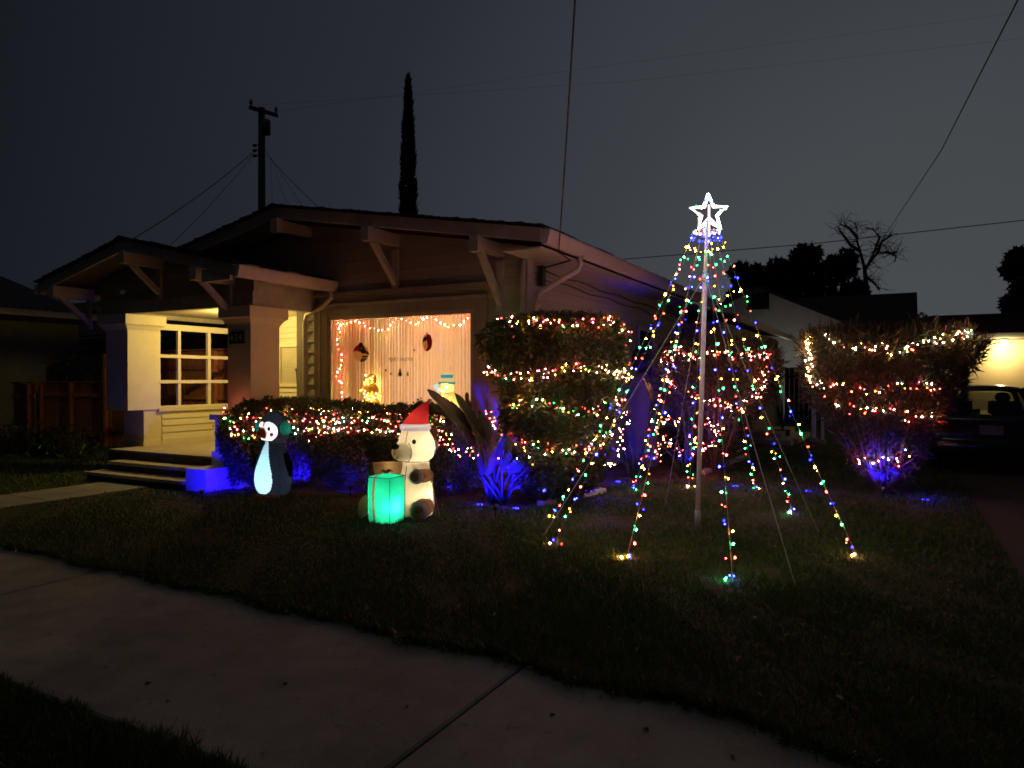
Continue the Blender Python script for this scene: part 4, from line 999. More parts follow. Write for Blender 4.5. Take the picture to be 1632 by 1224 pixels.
def px_plant(name, base, specs, label, Y0, nst=18, seed=1):
    t = thing(name, (base.x, base.y, 0), label, 'plant', 'bird of paradise plants in the bed')
    cam_dir = Vector((-base.x, -base.y, 0)).normalized()
    for i, (bx, by, tx, ty, dep0, dep1, w, turn) in enumerate(specs):
        a, b = at_d(bx, by, Y0 + dep0), at_d(tx, ty, Y0 + dep1)
        n = (cam_dir + Vector((0, 0, .5)) + Vector((math.cos(turn), math.sin(turn), 0)) * .9).normalized()
        r = (base.x + random.uniform(-.14, .14), base.y + random.uniform(-.1, .1), 0)
        paddle(t, r, a, b, w, n, seed + i)
    g = random.Random(seed)
    for i in range(nst):
        a = g.uniform(0, 6.28); q = g.uniform(.1, .5); h = g.uniform(.35, .75)
        MB().tube([(base.x + .1 * math.cos(a), base.y + .1 * math.sin(a), 0), (base.x + .25 * q * math.cos(a) + .1 * math.cos(a), base.y + .25 * q * math.sin(a), h * .6), (base.x + q * math.cos(a), base.y + q * .7 * math.sin(a), h)], [.02, .017, .006], 5).build('stalk', LEAFP, t, True)
random.seed(4)
K1 = on_z(795, 806); D1 = 9.25
px_plant('paddle_plant', K1, [
    (757, 690, 681, 621, .1, -.25, .24, 0.4), (770, 700, 724, 626, .15, -.05, .26, 1.0), (755, 710, 736, 655, 0, .2, .20, 2.0),
    (752, 672, 744, 625, .3, .35, .17, 3.0), (778, 706, 763, 655, .2, .25, .24, .5), (765, 712, 748, 672, -.1, -.15, .18, 1.5),
    (804, 716, 830, 662, -.15, -.20, .30, 1.3), (787, 742, 803, 690, -.1, -.1, .22, 1.6), (775, 756, 783, 704, -.3, -.3, .32, 1.6), (800, 752, 812, 716, -.25, -.25, .20, 1.5),
    (812, 756, 834, 734, -.2, -.3, .22, 1.6), (722, 670, 684, 642, .2, .25, .15, 1.2), (768, 760, 757, 728, -.2, -.2, .08, 1.)],
    'paddle leaved plant lit blue from below in front of the window corner', D1, 11, 2)
K2 = on_z(1012, 762); D2 = 11.9
px_plant('paddle_plant', K2, [(1038, 640, 1025, 604, 0, -.1, .42, 1.2), (1040, 640, 1063, 657, 0, -.3, .30, 2.4), (1005, 655, 985, 640, .1, 0, .34, .6), (1012, 715, 1009, 672, -.2, -.25, .26, 2.8), (1000, 690, 1000, 650, .2, .2, .15, 1.4), (1030, 690, 1052, 640, .1, .15, .16, 2.0)],
    'tall paddle leaved plant lit violet left of the light tree', D2, 16, 5)
K4 = on_z(1092, 762)
px_plant('paddle_plant', K4, [(1090, 680, 1085, 640, .1, .1, .10, 1.0), (1105, 660, 1106, 610, .0, .2, .08, 2.0), (1099, 650, 1112, 642, .0, -.2, .2, 2.0)],
    'upright violet lit stalks directly left of the light tree pole', 11.9, 14, 9)
for px, py, lb in ((925, 745, 'spiky agave like plant at the right foot of the round shrub'), (958, 720, 'spiky dark plant between round shrub and the paddle leaves')):
    c = on_z(px, py + 30); sp = thing('spiky_plant', (c.x, c.y, 0), lb, 'plant'); 
    for i in range(18):
        a = i * 2.399; q = .25 + .2 * random.random(); h = .2 + .4 * random.random(); n_ = Vector((-math.sin(a), math.cos(a), .2))
        P0 = Vector((c.x, c.y, .05)); P1_ = P0 + Vector((q * math.cos(a), q * math.sin(a), h)); P0b = P0.lerp(P1_, .35) + Vector((0, 0, .05))
        m = MB(); m.add([P0 - n_ * .012, P0 + n_ * .012, P0b + n_ * .02, P1_, P0b - n_ * .02, P0 - Vector((0, 0, .02)), P0b - Vector((0, 0, .012))], [(0, 6, 4), (0, 5, 6), (5, 1, 6), (1, 2, 6), (2, 3, 6), (3, 4, 6)]); m.build('leaf', LEAF1, sp)

# ================================================================== INFLATABLES (fabric skins with a lamp inside)
FB_CREAM = fabric('cream fabric', (.88, .80, .58), .75); FB_WHITE = fabric('white fabric', (.85, .88, .92), .7); FB_RED = fabric('red fabric', (.55, .035, .03), .6)
FB_BROWN = fabric('brown fabric', (.34, .18, .10), .55); FB_TAN = fabric('tan fabric', (.58, .40, .22), .6); FB_GREEN = fabric('green fabric', (.02, .62, .30), .75)
FB_BLACK = fabric('black fabric', (.013, .016, .024), .5); FB_TEAL = fabric('teal fabric', (.03, .38, .26), .6); FB_ORANGE = fabric('orange fabric', (.65, .22, .06), .5)
FB_PINK = fabric('pink fabric', (.75, .10, .45), .6); FB_BELLY = fabric('belly fabric', (.50, .82, .90), .75); SEAM = mat('black stitching', (.015, .012, .010), .8); CORDB = mat('tether cord', (.35, .30, .24), .8)
def lofted(rings, n=40, K=None):
    K = K or (14 if n > 100 else 4)
    """rings = (cx, cy, z, rx, ry) -> smooth body of revolution-like skin, resampled with Catmull-Rom"""
    out = []
    for i in range(len(rings) - 1):
        p0, p1, p2, p3 = rings[max(i - 1, 0)], rings[i], rings[i + 1], rings[min(i + 2, len(rings) - 1)]
        for k in range(K):
            t = k / K; out.append([.5 * (2 * b + (c - a) * t + (2 * a - 5 * b + 4 * c - d) * t * t + (-a + 3 * b - 3 * c + d) * t ** 3) for a, b, c, d in zip(p0, p1, p2, p3)])
    out.append(rings[-1])
    return [[Vector((cx + max(rx, .002) * math.cos(2 * math.pi * i / n), cy_ + max(ry, .002) * math.sin(2 * math.pi * i / n), z)) for i in range(n)] for cx, cy_, z, rx, ry in out]
# ---- seated bear. local x = to the right as seen from the sidewalk, local y = away
pb = on_z(661, 823)
bear = thing('inflatable_bear', (pb.x, pb.y, 0), 'glowing inflatable cream bear in a red santa hat sitting on the lawn', 'inflatable', rz=YAW + R(7.8))
bb_ = [(.02, 0, .0, .12, .12), (.02, 0, .03, .19, .19), (.02, 0, .18, .215, .21), (.015, 0, .38, .205, .20), (.01, 0, .54, .185, .185), (.01, 0, .64, .165, .165), (.01, -.01, .675, .165, .165),
       (.01, -.02, .73, .215, .20), (.015, -.02, .82, .235, .215), (.015, -.01, .92, .215, .20), (.01, 0, 1.00, .178, .172), (.01, 0, 1.045, .160, .155)]
m = MB(); m.loft(lofted(bb_, 44), cap=False); m.build('body', FB_CREAM, bear, True, True)
hat = [(.01, 0, 1.035, .170, .165), (.01, 0, 1.06, .185, .178), (.01, 0, 1.10, .180, .172), (.01, 0, 1.115, .155, .15)]
m = MB(); m.loft(lofted(hat), cap=False); ho = m.build('hat_brim', FB_WHITE, bear, True, True)
m = MB(); m.loft(lofted([(.01, 0, 1.105, .158, .152), (.035, 0, 1.18, .132, .125), (.075, 0, 1.27, .092, .09), (.125, 0, 1.345, .045, .045), (.165, 0, 1.385, .012, .012)]), cap=False); m.build('hat', FB_RED, bear, True, True)
m = MB(); m.ell((.18, 0, 1.385), .03, 12, 8); m.build('hat_pompom', FB_WHITE, bear, True, True)
fd = Vector((-.74, -.67, 0)); hc = Vector((.015, -.02, .79)); sd = Vector((.67, -.74, 0))
m = MB(); m.ell(hc + fd * .215 + Vector((0, 0, .0)), (.125, .125, .105), 20, 12); m.build('snout', FB_CREAM, bear, True, True)
m = MB(); m.ell(hc + fd * .325 + Vector((0, 0, .072)), (.05, .05, .035), 14, 8); m.build('nose', SEAM, bear, True, True)
sc_ = hc + fd * .215
def arc(c, r, n1, n2, a0, a1, k=14): return [c + n1 * r * math.cos(R(a0 + (a1 - a0) * i / k)) + n2 * r * math.sin(R(a0 + (a1 - a0) * i / k)) for i in range(k + 1)]
UP = Vector((0, 0, 1))
m = MB(); m.tube([hc + fd * .34 + UP * .045, hc + fd * .343 + UP * .0, hc + fd * .335 + UP * -.03], .005, 5); m.tube(arc(hc + fd * .317 + UP * -.012, .05, sd, UP, -95, -15, 8), .005, 5); m.build('mouth', SEAM, bear, local=True)
m = MB(); m.tube(arc(hc + fd * .185, .128, sd, UP, -75, 85, 14), .0045, 5)
seam_pts = [Vector((.01, -.0, 0)) + Vector((-.62, -.78, 0)) * r + UP * z for z, r in ((.10, .205), (.3, .208), (.5, .192), (.62, .172))]
m.tube(seam_pts, .004, 4)
m.tube([Vector((.01, -.02, 0)) + Vector((.97, -.25, 0)) * r + UP * z for z, r in ((.06, .205), (.2, .221), (.38, .21), (.54, .19), (.63, .172))], .004, 4)
m.tube([Vector((.01, -.01, 0)) + Vector((-.55, -.83, 0)) * r + UP * z for z, r in ((.89, .212), (.95, .196), (1.03, .165))], .004, 4)
m.tube(arc(Vector((.01, -.01, .672)), .168, Vector((1, 0, 0)), Vector((0, 1, 0)), 180, 360, 20), .004, 4); m.build('stitching', SEAM, bear, local=True)
for s_, aa in ((1, 42), (-1, -32)):
    dd = (fd * math.cos(R(aa)) + sd * math.sin(R(aa))).normalized(); p = Vector((.015, -.013, .915)) + Vector((dd.x * .222, dd.y * .205, 0))
    m = MB(); m.ell(p, (.024, .024, .028), 12, 8); m.build('eye', SEAM, bear, True, True)
m = MB(); m.ell((.235, .02, .85), (.055, .045, .065), 14, 10); m.ell((.215, -.02, .80), (.04, .05, .06), 12, 8); m.build('cheek_fur', FB_WHITE, bear, True, True)
for c_, nm in (((.205, .06, .985), 'ear'), ((-.05, .17, 1.0), 'ear')):
    m = MB(); m.ell(c_, (.075, .04, .075), 14, 10); m.build(nm, FB_BROWN, bear, True, True)
# near arm with its paw pad
a0, a1 = Vector((.16, -.06, .50)), Vector((.0, -.30, .515)); ad = (a1 - a0).normalized()
m = MB(); m.tube([a0, a0.lerp(a1, .3), a0.lerp(a1, .8)], [.075, .082, .078], 20); arm = m.build('arm', FB_BROWN, bear, True, True)
m = MB(); m.tube([a0.lerp(a1, .78), a0.lerp(a1, .88), a1], [.080, .088, .078], 20); m.build('cuff', FB_WHITE, arm, True, True)
m = MB(); m.ell(a1 + ad * .0, (.055, .055, .055), 18, 10); m.build('paw_pad', FB_BROWN, arm, True, True)
# near leg and foot
a0, a1 = Vector((.13, -.08, .14)), Vector((.035, -.36, .115)); ad = (a1 - a0).normalized()
m = MB(); m.tube([a0, a0.lerp(a1, .4), a0.lerp(a1, .8)], [.105, .115, .105], 22); leg = m.build('leg', FB_BROWN, bear, True, True)
m = MB(); m.tube([a0.lerp(a1, .76), a0.lerp(a1, .86), a1], [.108, .120, .104], 22); m.build('foot_rim', FB_WHITE, leg, True, True)
m = MB(); m.ell(a1, (.078, .05, .078), 20, 10); m.build('foot_pad', FB_TAN, leg, True, True)
m = MB(); m.ell(a1 + Vector((0, -.012, .03)), (.070, .05, .050), 16, 8); m.build('foot_patch', FB_BROWN, leg, True, True)
# far leg, stretched out to the left behind the present
m = MB(); m.tube([(-.10, -.02, .13), (-.35, -.08, .13), (-.56, -.12, .15)], [.10, .095, .09], 20); leg = m.build('leg', FB_TAN, bear, True, True)
m = MB(); m.ell((-.585, -.16, .165), (.065, .09, .135), 18, 12, Matrix.Rotation(R(12), 3, 'Y')); m.build('foot', FB_CREAM, leg, True, True)
m = MB(); m.ell((-.612, -.20, .11), (.045, .07, .075), 14, 10); m.build('foot_rim', FB_WHITE, leg, True, True)
# far arm lying along the lid of the present
m = MB(); m.tube([(-.12, .0, .585), (-.28, -.02, .595), (-.49, -.03, .585), (-.52, -.03, .58)], [.07, .072, .078, .066], 20); arm = m.build('arm', FB_TAN, bear, True, True)
m = MB(); m.tube([(-.485, -.031, .585), (-.53, -.035, .578), (-.545, -.036, .575)], [.082, .080, .05], 20); m.build('cuff', FB_BROWN, arm, True, True)
# tether cords
m = MB(); m.tube([(.20, -.06, .43), (.235, -.05, .2), (.245, -.05, .02)], .006, 5); m.tube([(.205, -.05, .43), (.26, -.06, .15), (.30, -.08, .0)], .006, 5); m.ell((.2, -.085, .44), (.02, .02, .03), 8, 6); m.build('tether', CORDB, bear, local=True)
for p, e, c_ in (((.09, -.03, .24), 3.2, (1, .86, .57)), ((.07, -.02, .82), 3.0, (1, .86, .57)), ((.02, 0, 1.13), 1.0, (1, .9, .85)), ((.08, -.20, .13), .6, (1, .85, .6)), ((.09, -.16, .51), .36, (1, .85, .6)), ((-.50, -.12, .15), .30, (1, .85, .6)), ((-.3, -.02, .595), .25, (1, .75, .45)), ((-.14, -.165, .79), .9, (1, .88, .62))):
    point('inner_bulb', p, e, c_, .03, bear, True)
# the present
gc = Vector((-.325, -.30, 0)); ga = R(-33)
gift = thing('gift_box', bear.location + Matrix.Rotation(YAW + R(7.8), 3, 'Z') @ gc, 'glowing green inflatable gift box with brown ribbon in front of the bear', 'inflatable', rz=YAW + R(7.8) - R(33) + R(90))
def puffbox(w, d, h, n=10, puff=.03):
    vs = []; fs = []; idx = {}
    def P(a, b, c):
        k = (round(a, 5), round(b, 5), round(c, 5))
        if k not in idx:
            q = Vector((a * w / 2, b * d / 2, (c + 1) * h / 2)); e = Vector((a * (1 - b * b) * (1 - c * c), b * (1 - a * a) * (1 - c * c), c * (1 - a * a) * (1 - b * b)))
            cr_ = max(0, abs(a) + abs(b) - 1.75) * .07 
            q += e * puff + Vector((-a * cr_, -b * cr_, 0)); q.z += .012 * math.sin(a * 9) * (1 - c * c) * 0; idx[k] = len(vs); vs.append(q)
        return idx[k]
    g = [-1 + 2 * i / n for i in range(n + 1)]
    for ax in range(3):
        for s_ in (-1, 1):
            for i in range(n):
                for j in range(n):
                    q = []
                    for a, b in ((g[i], g[j]), (g[i + 1], g[j]), (g[i + 1], g[j + 1]), (g[i], g[j + 1])):
                        t = [0, 0, 0]; t[ax] = s_; t[(ax + 1) % 3] = a; t[(ax + 2) % 3] = b; q.append(P(*t))
                    fs.append(tuple(q))
    return vs, fs, P
vs, fs, _p = puffbox(.32, .32, .53, 20)
is_rib = lambda f: (lambda c: .035 < c.y < .067 and c.z > .004 and abs(c.y) < .158)(sum((vs[i] for i in f), Vector()) / 4)
m = MB(); m.add(vs, [f for f in fs if not is_rib(f)]); m.build('box', FB_GREEN, gift, True, True)
m = MB(); m.add([v * 1.004 for v in vs], [f for f in fs if is_rib(f)]); rbn = m.build('ribbon', fabric('ribbon fabric', (.36, .14, .08), .6), gift, True, True)
bmr = bmesh.new(); bmr.from_mesh(rbn.data); bmesh.ops.delete(bmr, geom=[v for v in bmr.verts if not v.link_faces], context='VERTS'); bmr.to_mesh(rbn.data); bmr.free()
def pz_(a, b, c, o=.006):
    q = Vector((a * .16, b * .16, (c + 1) * .265)); e = Vector((a * (1 - b * b) * (1 - c * c), b * (1 - a * a) * (1 - c * c), c * (1 - a * a) * (1 - b * b))) * .03
    return q + e
m = MB()
for a, b in ((-1, -1), (1, -1), (1, 1), (-1, 1)): m.tube([Vector((a * .153, b * .153, z)) for z in (.02, .27, .51)], .004, 4)
for s_ in (-1, 1):
    m.tube([Vector((x, s_ * .16, .53)) for x in (-.155, 0, .155)], .0035, 4); m.tube([Vector((s_ * .16, x, .53)) for x in (-.155, 0, .155)], .0035, 4)
m.build('stitching', SEAM, gift, local=True)
m = MB()
for a in range(5): m.tube([(0, .0, .56), (.05 * math.cos(a * 1.26), .05 * math.sin(a * 1.26), .60), (.08 * math.cos(a * 1.26 + .3), .08 * math.sin(a * 1.26 + .3), .575)], [.008, .012, .004], 5)
m.build('bow', mat('red bow', (.35, .02, .03), .6), gift, True, True)
point('inner_bulb', (-.045, -.115, .20), 3.2, (.8, 1, .92), .025, gift, True); point('inner_bulb', (.0, 0, .36), 2.0, (.8, 1, .9), .04, gift, True)
# ---- penguin
pp = on_z(435, 792)
pen = thing('inflatable_penguin', (pp.x, pp.y, 0), 'glowing inflatable penguin with green earmuffs standing before the hedge', 'inflatable', rz=YAW + R(18.5))
fpd = Vector((-.62, -.785, 0)); faz = math.atan2(fpd.y, fpd.x)
prings = [(0, 0, .03, .12, .12), (0, 0, .06, .21, .20), (0, 0, .18, .250, .24), (0, 0, .32, .255, .245), (0, 0, .5, .225, .21), (0, 0, .66, .175, .165), (.005, 0, .75, .145, .14), (.015, 0, .78, .150, .145), (.02, 0, .86, .195, .19), (.022, 0, .95, .21, .20), (.022, 0, 1.06, .185, .18), (.02, 0, 1.15, .115, .115), (.02, 0, 1.19, .02, .02)]
NR = 180; rings = lofted(prings, NR); sets = {'black': MB(), 'belly': MB(), 'face': MB()}
def pz_class(p):
    az = (math.atan2(p.y, p.x) - faz + math.pi) % (2 * math.pi) - math.pi
    z = p.z
    if .07 < z < .79:
        w = np.interp(z, [.07, .085, .12, .18, .26, .36, .46, .56, .66, .74, .79], [.15, .32, .50, .60, .63, .58, .49, .40, .32, .26, .22])
        if abs(az) < w: return 'belly'
    if .80 < z < 1.10:
        for s_ in (.26, -.44):
            if ((az - s_ - .06) / .68) ** 2 + ((z - .925) / .135) ** 2 < 1 and (abs(az + .05) > .06 or z < 1.0): return 'face'
    return 'black'
for j in range(len(rings) - 1):
    for i in range(NR):
        q = [rings[j][i], rings[j][(i + 1) % NR], rings[j + 1][(i + 1) % NR], rings[j + 1][i]]; c_ = sum(q, Vector()) / 4
        # split finely so that the colour border is clean
        k = pz_class(c_); sets[k].add(q, [(0, 1, 2, 3)])
def weld(o):
    bm = bmesh.new(); bm.from_mesh(o.data); bmesh.ops.remove_doubles(bm, verts=bm.verts, dist=.0004); bmesh.ops.recalc_face_normals(bm, faces=bm.faces); bm.to_mesh(o.data); bm.free()
    o.data.polygons.foreach_set('use_smooth', [True] * len(o.data.polygons)); o.data.update()
weld(sets['black'].build('body', FB_BLACK, pen, True, True)); weld(sets['belly'].build('belly', FB_BELLY, pen, True, True)); weld(sets['face'].build('face', FB_WHITE, pen, True, True))
def onhead(az, z, o=0.0):
    rx = np.interp(z, [r[2] for r in prings], [r[3] for r in prings]) + o
    return Vector((.022 + rx * math.cos(faz + az), rx * .96 * math.sin(faz + az), z))
bt = onhead(-.18, .905, .10)
for up, nm in ((.018, 'beak'), (-.022, 'beak')):
    p0 = onhead(-.18, .905, -.03); m = MB(); d_ = (bt - p0)
    m.tube([p0 + UP * up, p0 + d_ * .5 + UP * up * .9, bt + UP * up * .5], [.055, .042, .01], 14); m.build(nm, FB_ORANGE, pen, True, True)
for az in (.30, -.52):
    m = MB(); m.ell(onhead(az, .965, -.004), (.020, .020, .028), 12, 8); m.build('eye', SEAM, pen, True, True)
m = MB(); m.ell(onhead(.48, .885, -.004), (.026, .026, .026), 12, 8); m.build('cheek_spot', FB_PINK, pen, True, True)
for az, nm in ((1.35, 'ear_muff'), (-1.5, 'ear_muff')):
    m = MB(); M3 = Matrix.Rotation(faz + az, 3, 'Z'); m.ell(onhead(az, .965, .025), (.062, .085, .10), 18, 12, M3); m.build(nm, FB_TEAL, pen, True, True)
m = MB(); ax_ = Vector((math.cos(faz + 1.42), math.sin(faz + 1.42), 0)); m.tube([Vector((.022, 0, .965)) + ax_ * .235 * math.cos(t) + UP * .235 * math.sin(t) for t in np.linspace(.35, math.pi - .35, 14)], .014, 8); m.build('ear_muff_band', FB_TEAL, pen, True, True)
m = MB(); m.tube([onhead(a, .775, .008) for a in np.linspace(-1.6, -.25, 10)], .035, 8); m.ell(onhead(-.5, .76, .03), .04, 10, 8); m.build('scarf', FB_TEAL, pen, True, True)
m = MB()
for az in (1.0, 2.1, -1.4): m.tube([Vector(((np.interp(z, [r[2] for r in prings], [r[3] for r in prings]) + .002) * math.cos(faz + az), (np.interp(z, [r[2] for r in prings], [r[4] for r in prings]) + .002) * math.sin(faz + az), z)) for z in (.06, .2, .35, .5, .62, .74)], .004, 4)
m.build('stitching', SEAM, pen, local=True)
for s_ in (-1, 1):
    m = MB(); m.ell((fpd.x * .17 - fpd.y * .1 * s_, fpd.y * .17 + fpd.x * .1 * s_, .035), (.10, .10, .035), 14, 8); m.build('foot', FB_ORANGE if s_ < 0 else FB_ORANGE, pen, True, True)
m = MB(); sdp = Vector((-fpd.y, fpd.x, 0))
for s_ in (1, -1):
    m = MB(); q = sdp * .245 * s_; m.tube([q * .85 + UP * .62, q * 1.12 + UP * .46, q * 1.2 + UP * .30], [.03, .05, .02], 12); m.build('flipper', FB_BLACK, pen, True, True)
for p, e, c_ in (((.0, 0, .20), 4.4, (.80, .93, 1)), ((.0, -.0, .48), 1.8, (.8, .93, 1)), ((.02, 0, .93), 3.2, (.88, .96, 1)), ((.17, -.06, .30), .5, (.85, .93, 1))): point('inner_bulb', p, e, c_, .02, pen, True)
for az in (1.35, -1.5): point('inner_bulb', onhead(az, .965, .03), .10, (.8, 1, .9), .01, pen, True)

# ================================================================== LIGHT TREE
TP = on_z(1111, 848); TT = at_d(1127, 352, 7.72)
lt = thing('light_tree', (TP.x, TP.y, 0), 'tall cone of coloured light strands on a white pole with a glowing star', 'light tree')
J = TP.lerp(TT, .72) ; PT = Vector((TP.x, TP.y, 0))
def onpole(t): return PT.lerp(TT, t)
MB().tube([onpole(0), onpole(.07)], .031, 12).build('pole_base', GREYM, lt, True)
MB().tube([onpole(.065), onpole(.82)], .026, 12).build('pole', WHITEM, lt, True)
MB().tube([onpole(.815), onpole(1.0)], .020, 12).build('pole_upper', WHITEM, lt, True)
MB().tube([onpole(.81), onpole(.83)], .034, 12).build('pole_collar', WHITEM, lt, True)
RINGZ = onpole(.965)
m = MB(); cr_ = .135; m.tube([RINGZ + Vector((cr_ * math.cos(a), cr_ * math.sin(a), 0)) for a in np.linspace(0, 2 * math.pi, 25)], .006, 6)
for a in range(4): m.tube([RINGZ, RINGZ + Vector((cr_ * math.cos(a * 1.571), cr_ * math.sin(a * 1.571), 0))], .004, 4)
m.build('strand_ring', WHITEM, lt, True)
for px, py in ((1060, 808), (865, 858), (1268, 937), (1305, 851)):
    g_ = on_z(px, py); jn = onpole(.825); jj = jn + (g_ - jn).normalized() * .03
    gl_ = MB().tube([jj, jj.lerp(g_, .5) + Vector((0, 0, -.015)), g_ + Vector((0, 0, .01))], .0045, 5).build('guy_line', CORD, lt)
    MB().tube([g_ + Vector((0, 0, -.05)), g_ + Vector((0, 0, .05))], .006, 6).build('ground_peg', GREYM, gl_)
ends = [(880, 874), (880, 827), (998, 896), (1168, 932), (1366, 889), (1264, 820), (1098, 779), (1010, 784), (1205, 782)]
SEQ = ['blue', 'amber', 'green', 'red']
random.seed(21); NB = 29
for (px, py) in ends:
    g_ = on_z(px, py); d_ = Vector((g_.x - RINGZ.x, g_.y - RINGZ.y, 0)).normalized(); s_ = RINGZ + d_ * cr_
    e_ = g_ + Vector((0, 0, .02)); pts = []
    for i in range(15):
        t = i / 14; p = s_.lerp(e_, t); p.z -= .10 * math.sin(math.pi * t) ; pts.append(p)
    sd_ = MB().tube(pts, .0022, 4).build('strand', CORD, lt)
    L_ = (e_ - s_).length; i = 0; side_ = Vector((-d_.y, d_.x, 0))
    for i in range(NB):
        t = (i + .45 + random.uniform(-.07, .07)) / NB; q = t * 14; k = min(int(q), 13); p = pts[k].lerp(pts[k + 1], q - k)
        c_ = SEQ[i % 4]; sg = random.choice((-1, 1))
        off = side_ * random.uniform(.015, .045) * sg + Vector((0, 0, random.uniform(-.02, .02)))
        bulb(sd_, p + off, c_, .0072, 270)
        if random.random() < .6: bulb(sd_, p + side_ * random.uniform(-.05, .05) + Vector((0, 0, random.uniform(-.05, .05))), c_, .0042, 190)
    # slack tail of the strand lying in the grass
    for k in range(2): bulb(sd_, g_ + Vector((random.uniform(-.08, .08), random.uniform(-.08, .08), .035)), random.choice(['green', 'amber', 'red', 'amber', 'warm', 'green']), .0085, 300)
# star topper: outlined with a lit tube, three-legged spoke inside
star_c = at_d(1130, 340, 7.72); rgt = Vector((*yawrot(1, 0), 0)); lit = emit('star light', (1, .93, .95), 9)
starp = []
for i in range(10):
    r = .205 if i % 2 == 0 else .088; a = R(90 + 36 * i + 2); starp.append(star_c + rgt * r * math.cos(a) + UP * r * math.sin(a))
m = MB(); m.tube(starp + [starp[0], starp[1]], .018, 8); star = m.build('star', lit, lt, True)
m = MB(); m.tube([star_c + UP * .09, star_c + UP * -.25], .010, 8); m.tube([star_c + UP * -.04, starp[4]], .008, 6); m.tube([star_c + UP * -.04, starp[6]], .008, 6); m.build('spokes', emit('star spoke light', (1, .72, .98), 4), star, True)
random.seed(8)
for i in range(10):
    a, b = starp[i], starp[(i + 1) % 10]
    for t in (.2, .5, .8): bulb(star, a.lerp(b, t) + Vector((random.uniform(-.012, .012), random.uniform(-.03, .0), random.uniform(-.012, .012))), random.choice(['white', 'pink', 'warm', 'blue', 'green']), .010, 20)
for i in range(16):
    a = i * 2 * math.pi / 16; bulb(lt, RINGZ + Vector((cr_ * math.cos(a), cr_ * math.sin(a), -.0)), random.choice(['pink', 'white', 'warm', 'amber', 'white']), .010, 18)
    bulb(lt, RINGZ + Vector((1.12 * cr_ * math.cos(a), 1.12 * cr_ * math.sin(a), -.075)), 'blue', .012, 26) if i % 2 == 0 else None

# ================================================================== BLUE GARDEN LIGHTS
BLUE = (.012, .003, 1); lens = emit('blue lens', (.04, .05, 1), 14)
def stake_light(px, py, aim, e, label, ang=70, Y=None, h=.14):
    p = on_z(px, py); t = thing('stake_light', (p.x, p.y, 0), label, 'garden light', 'blue stake spotlights in the bed')
    d = (Vector(aim) - Vector((p.x, p.y, h))).normalized(); hd = Vector((p.x, p.y, h))
    MB().tube([(p.x, p.y, -.05), (p.x, p.y, h - .02)], .009, 6).build('stake', DARKM, t)
    MB().tube([hd - d * .05, hd + d * .02], [.022, .032], 12, True).build('head', DARKM, t, True)
    MB().tube([hd + d * .021, hd + d * .026], .024, 12).build('lens', lens, t)
    l = point('spot_lamp', hd + d * .05, e, BLUE, .02, t, spot=R(ang)); l.matrix_basis = l.matrix_basis @ d.to_track_quat('-Z', 'Y').to_matrix().to_4x4()
    return t
stake_light(322, 800, (-8.92, 7.3, .30), 95, 'small blue spotlight on the lawn shining at the step pedestal', 64)
stake_light(392, 795, (-8.9, 7.6, .4), 70, 'small blue spotlight tucked in beside the penguin on its left', 70)
c = on_z(492, 772); stake_light(481, 783, (c.x, c.y - .2, .40), 60, 'small blue spotlight just right of the penguin', 90)
c = on_z(556, 776); stake_light(559, 792, (c.x, c.y, .3), 30, 'small blue spotlight between the penguin and the bear', 90)
c = on_z(728, 785); stake_light(712, 797, (c.x, c.y + .2, .4), 60, 'blue spotlight hidden right of the bear shining at the pale shrub', 90)
stake_light(790, 826, (K1.x, K1.y + .1, .55), 520, 'blue spotlight at the foot of the paddle plant by the window', 62)
stake_light(770, 809, (-5.0, 9.2, .8), 22, 'blue spotlight shining past the paddle plant at the house corner', 36)
stake_light(868, 800, (B1.x + .1, B1.y - .5, .5), 60, 'blue spotlight behind the edging strip at the round shrub', 100)
stake_light(935, 786, (B1.x + .7, B1.y - .2, .4), 60, 'blue spotlight right of the round shrub by the edging', 100)
stake_light(1000, 778, (K2.x, K2.y + .1, 1.0), 130, 'blue spotlight below the tall paddle plant', 60)
stake_light(1075, 772, (K4.x, K4.y + .1, .8), 150, 'blue spotlight at the upright stalks beside the light tree pole', 60)
stake_light(1408, 797, (B3.x, B3.y, .7), 150, 'blue spotlight at the base of the wide driveway shrub', 90)
stake_light(965, 765, (WU, 12.5, 1.2), 45, 'blue spotlight shining up the side wall behind the round shrub', 120)
def disk_light(px, py, label, e=2.2):
    p = on_z(px, py); t = thing('disk_light', (p.x, p.y, 0), label, 'garden light', 'blue ground disk lights')
    MB().loft([[(p.x + r * math.cos(a), p.y + r * math.sin(a), z) for a in [k * math.pi / 7 for k in range(14)]] for r, z in ((.055, 0), (.055, .018), (.05, .022))]).build('body', DARKM, t)
    for k in range(6): 
        a = k * 1.047; MB().ell((p.x + .032 * math.cos(a), p.y + .032 * math.sin(a), .023), .007, 6, 4).build('led', lens, t)
    point('disk_lamp', (p.x, p.y, .13), e * 1.6, BLUE, .03, t)
disk_light(765, 807, 'blue ground disk light at the lawn edge below the paddle plant')
disk_light(822, 813, 'blue ground disk light at the lawn edge below the round shrub')
disk_light(985, 770, 'blue ground disk light on the bed left of the light tree', 2.6)
disk_light(1172, 777, 'blue ground disk light on the lawn just right of the light tree pole', 2.6)
disk_light(1288, 785, 'blue ground disk light on the lawn left of the driveway shrub', 2.6)
disk_light(1475, 799, 'blue ground disk light on the lawn right of the driveway shrub', 2.6)

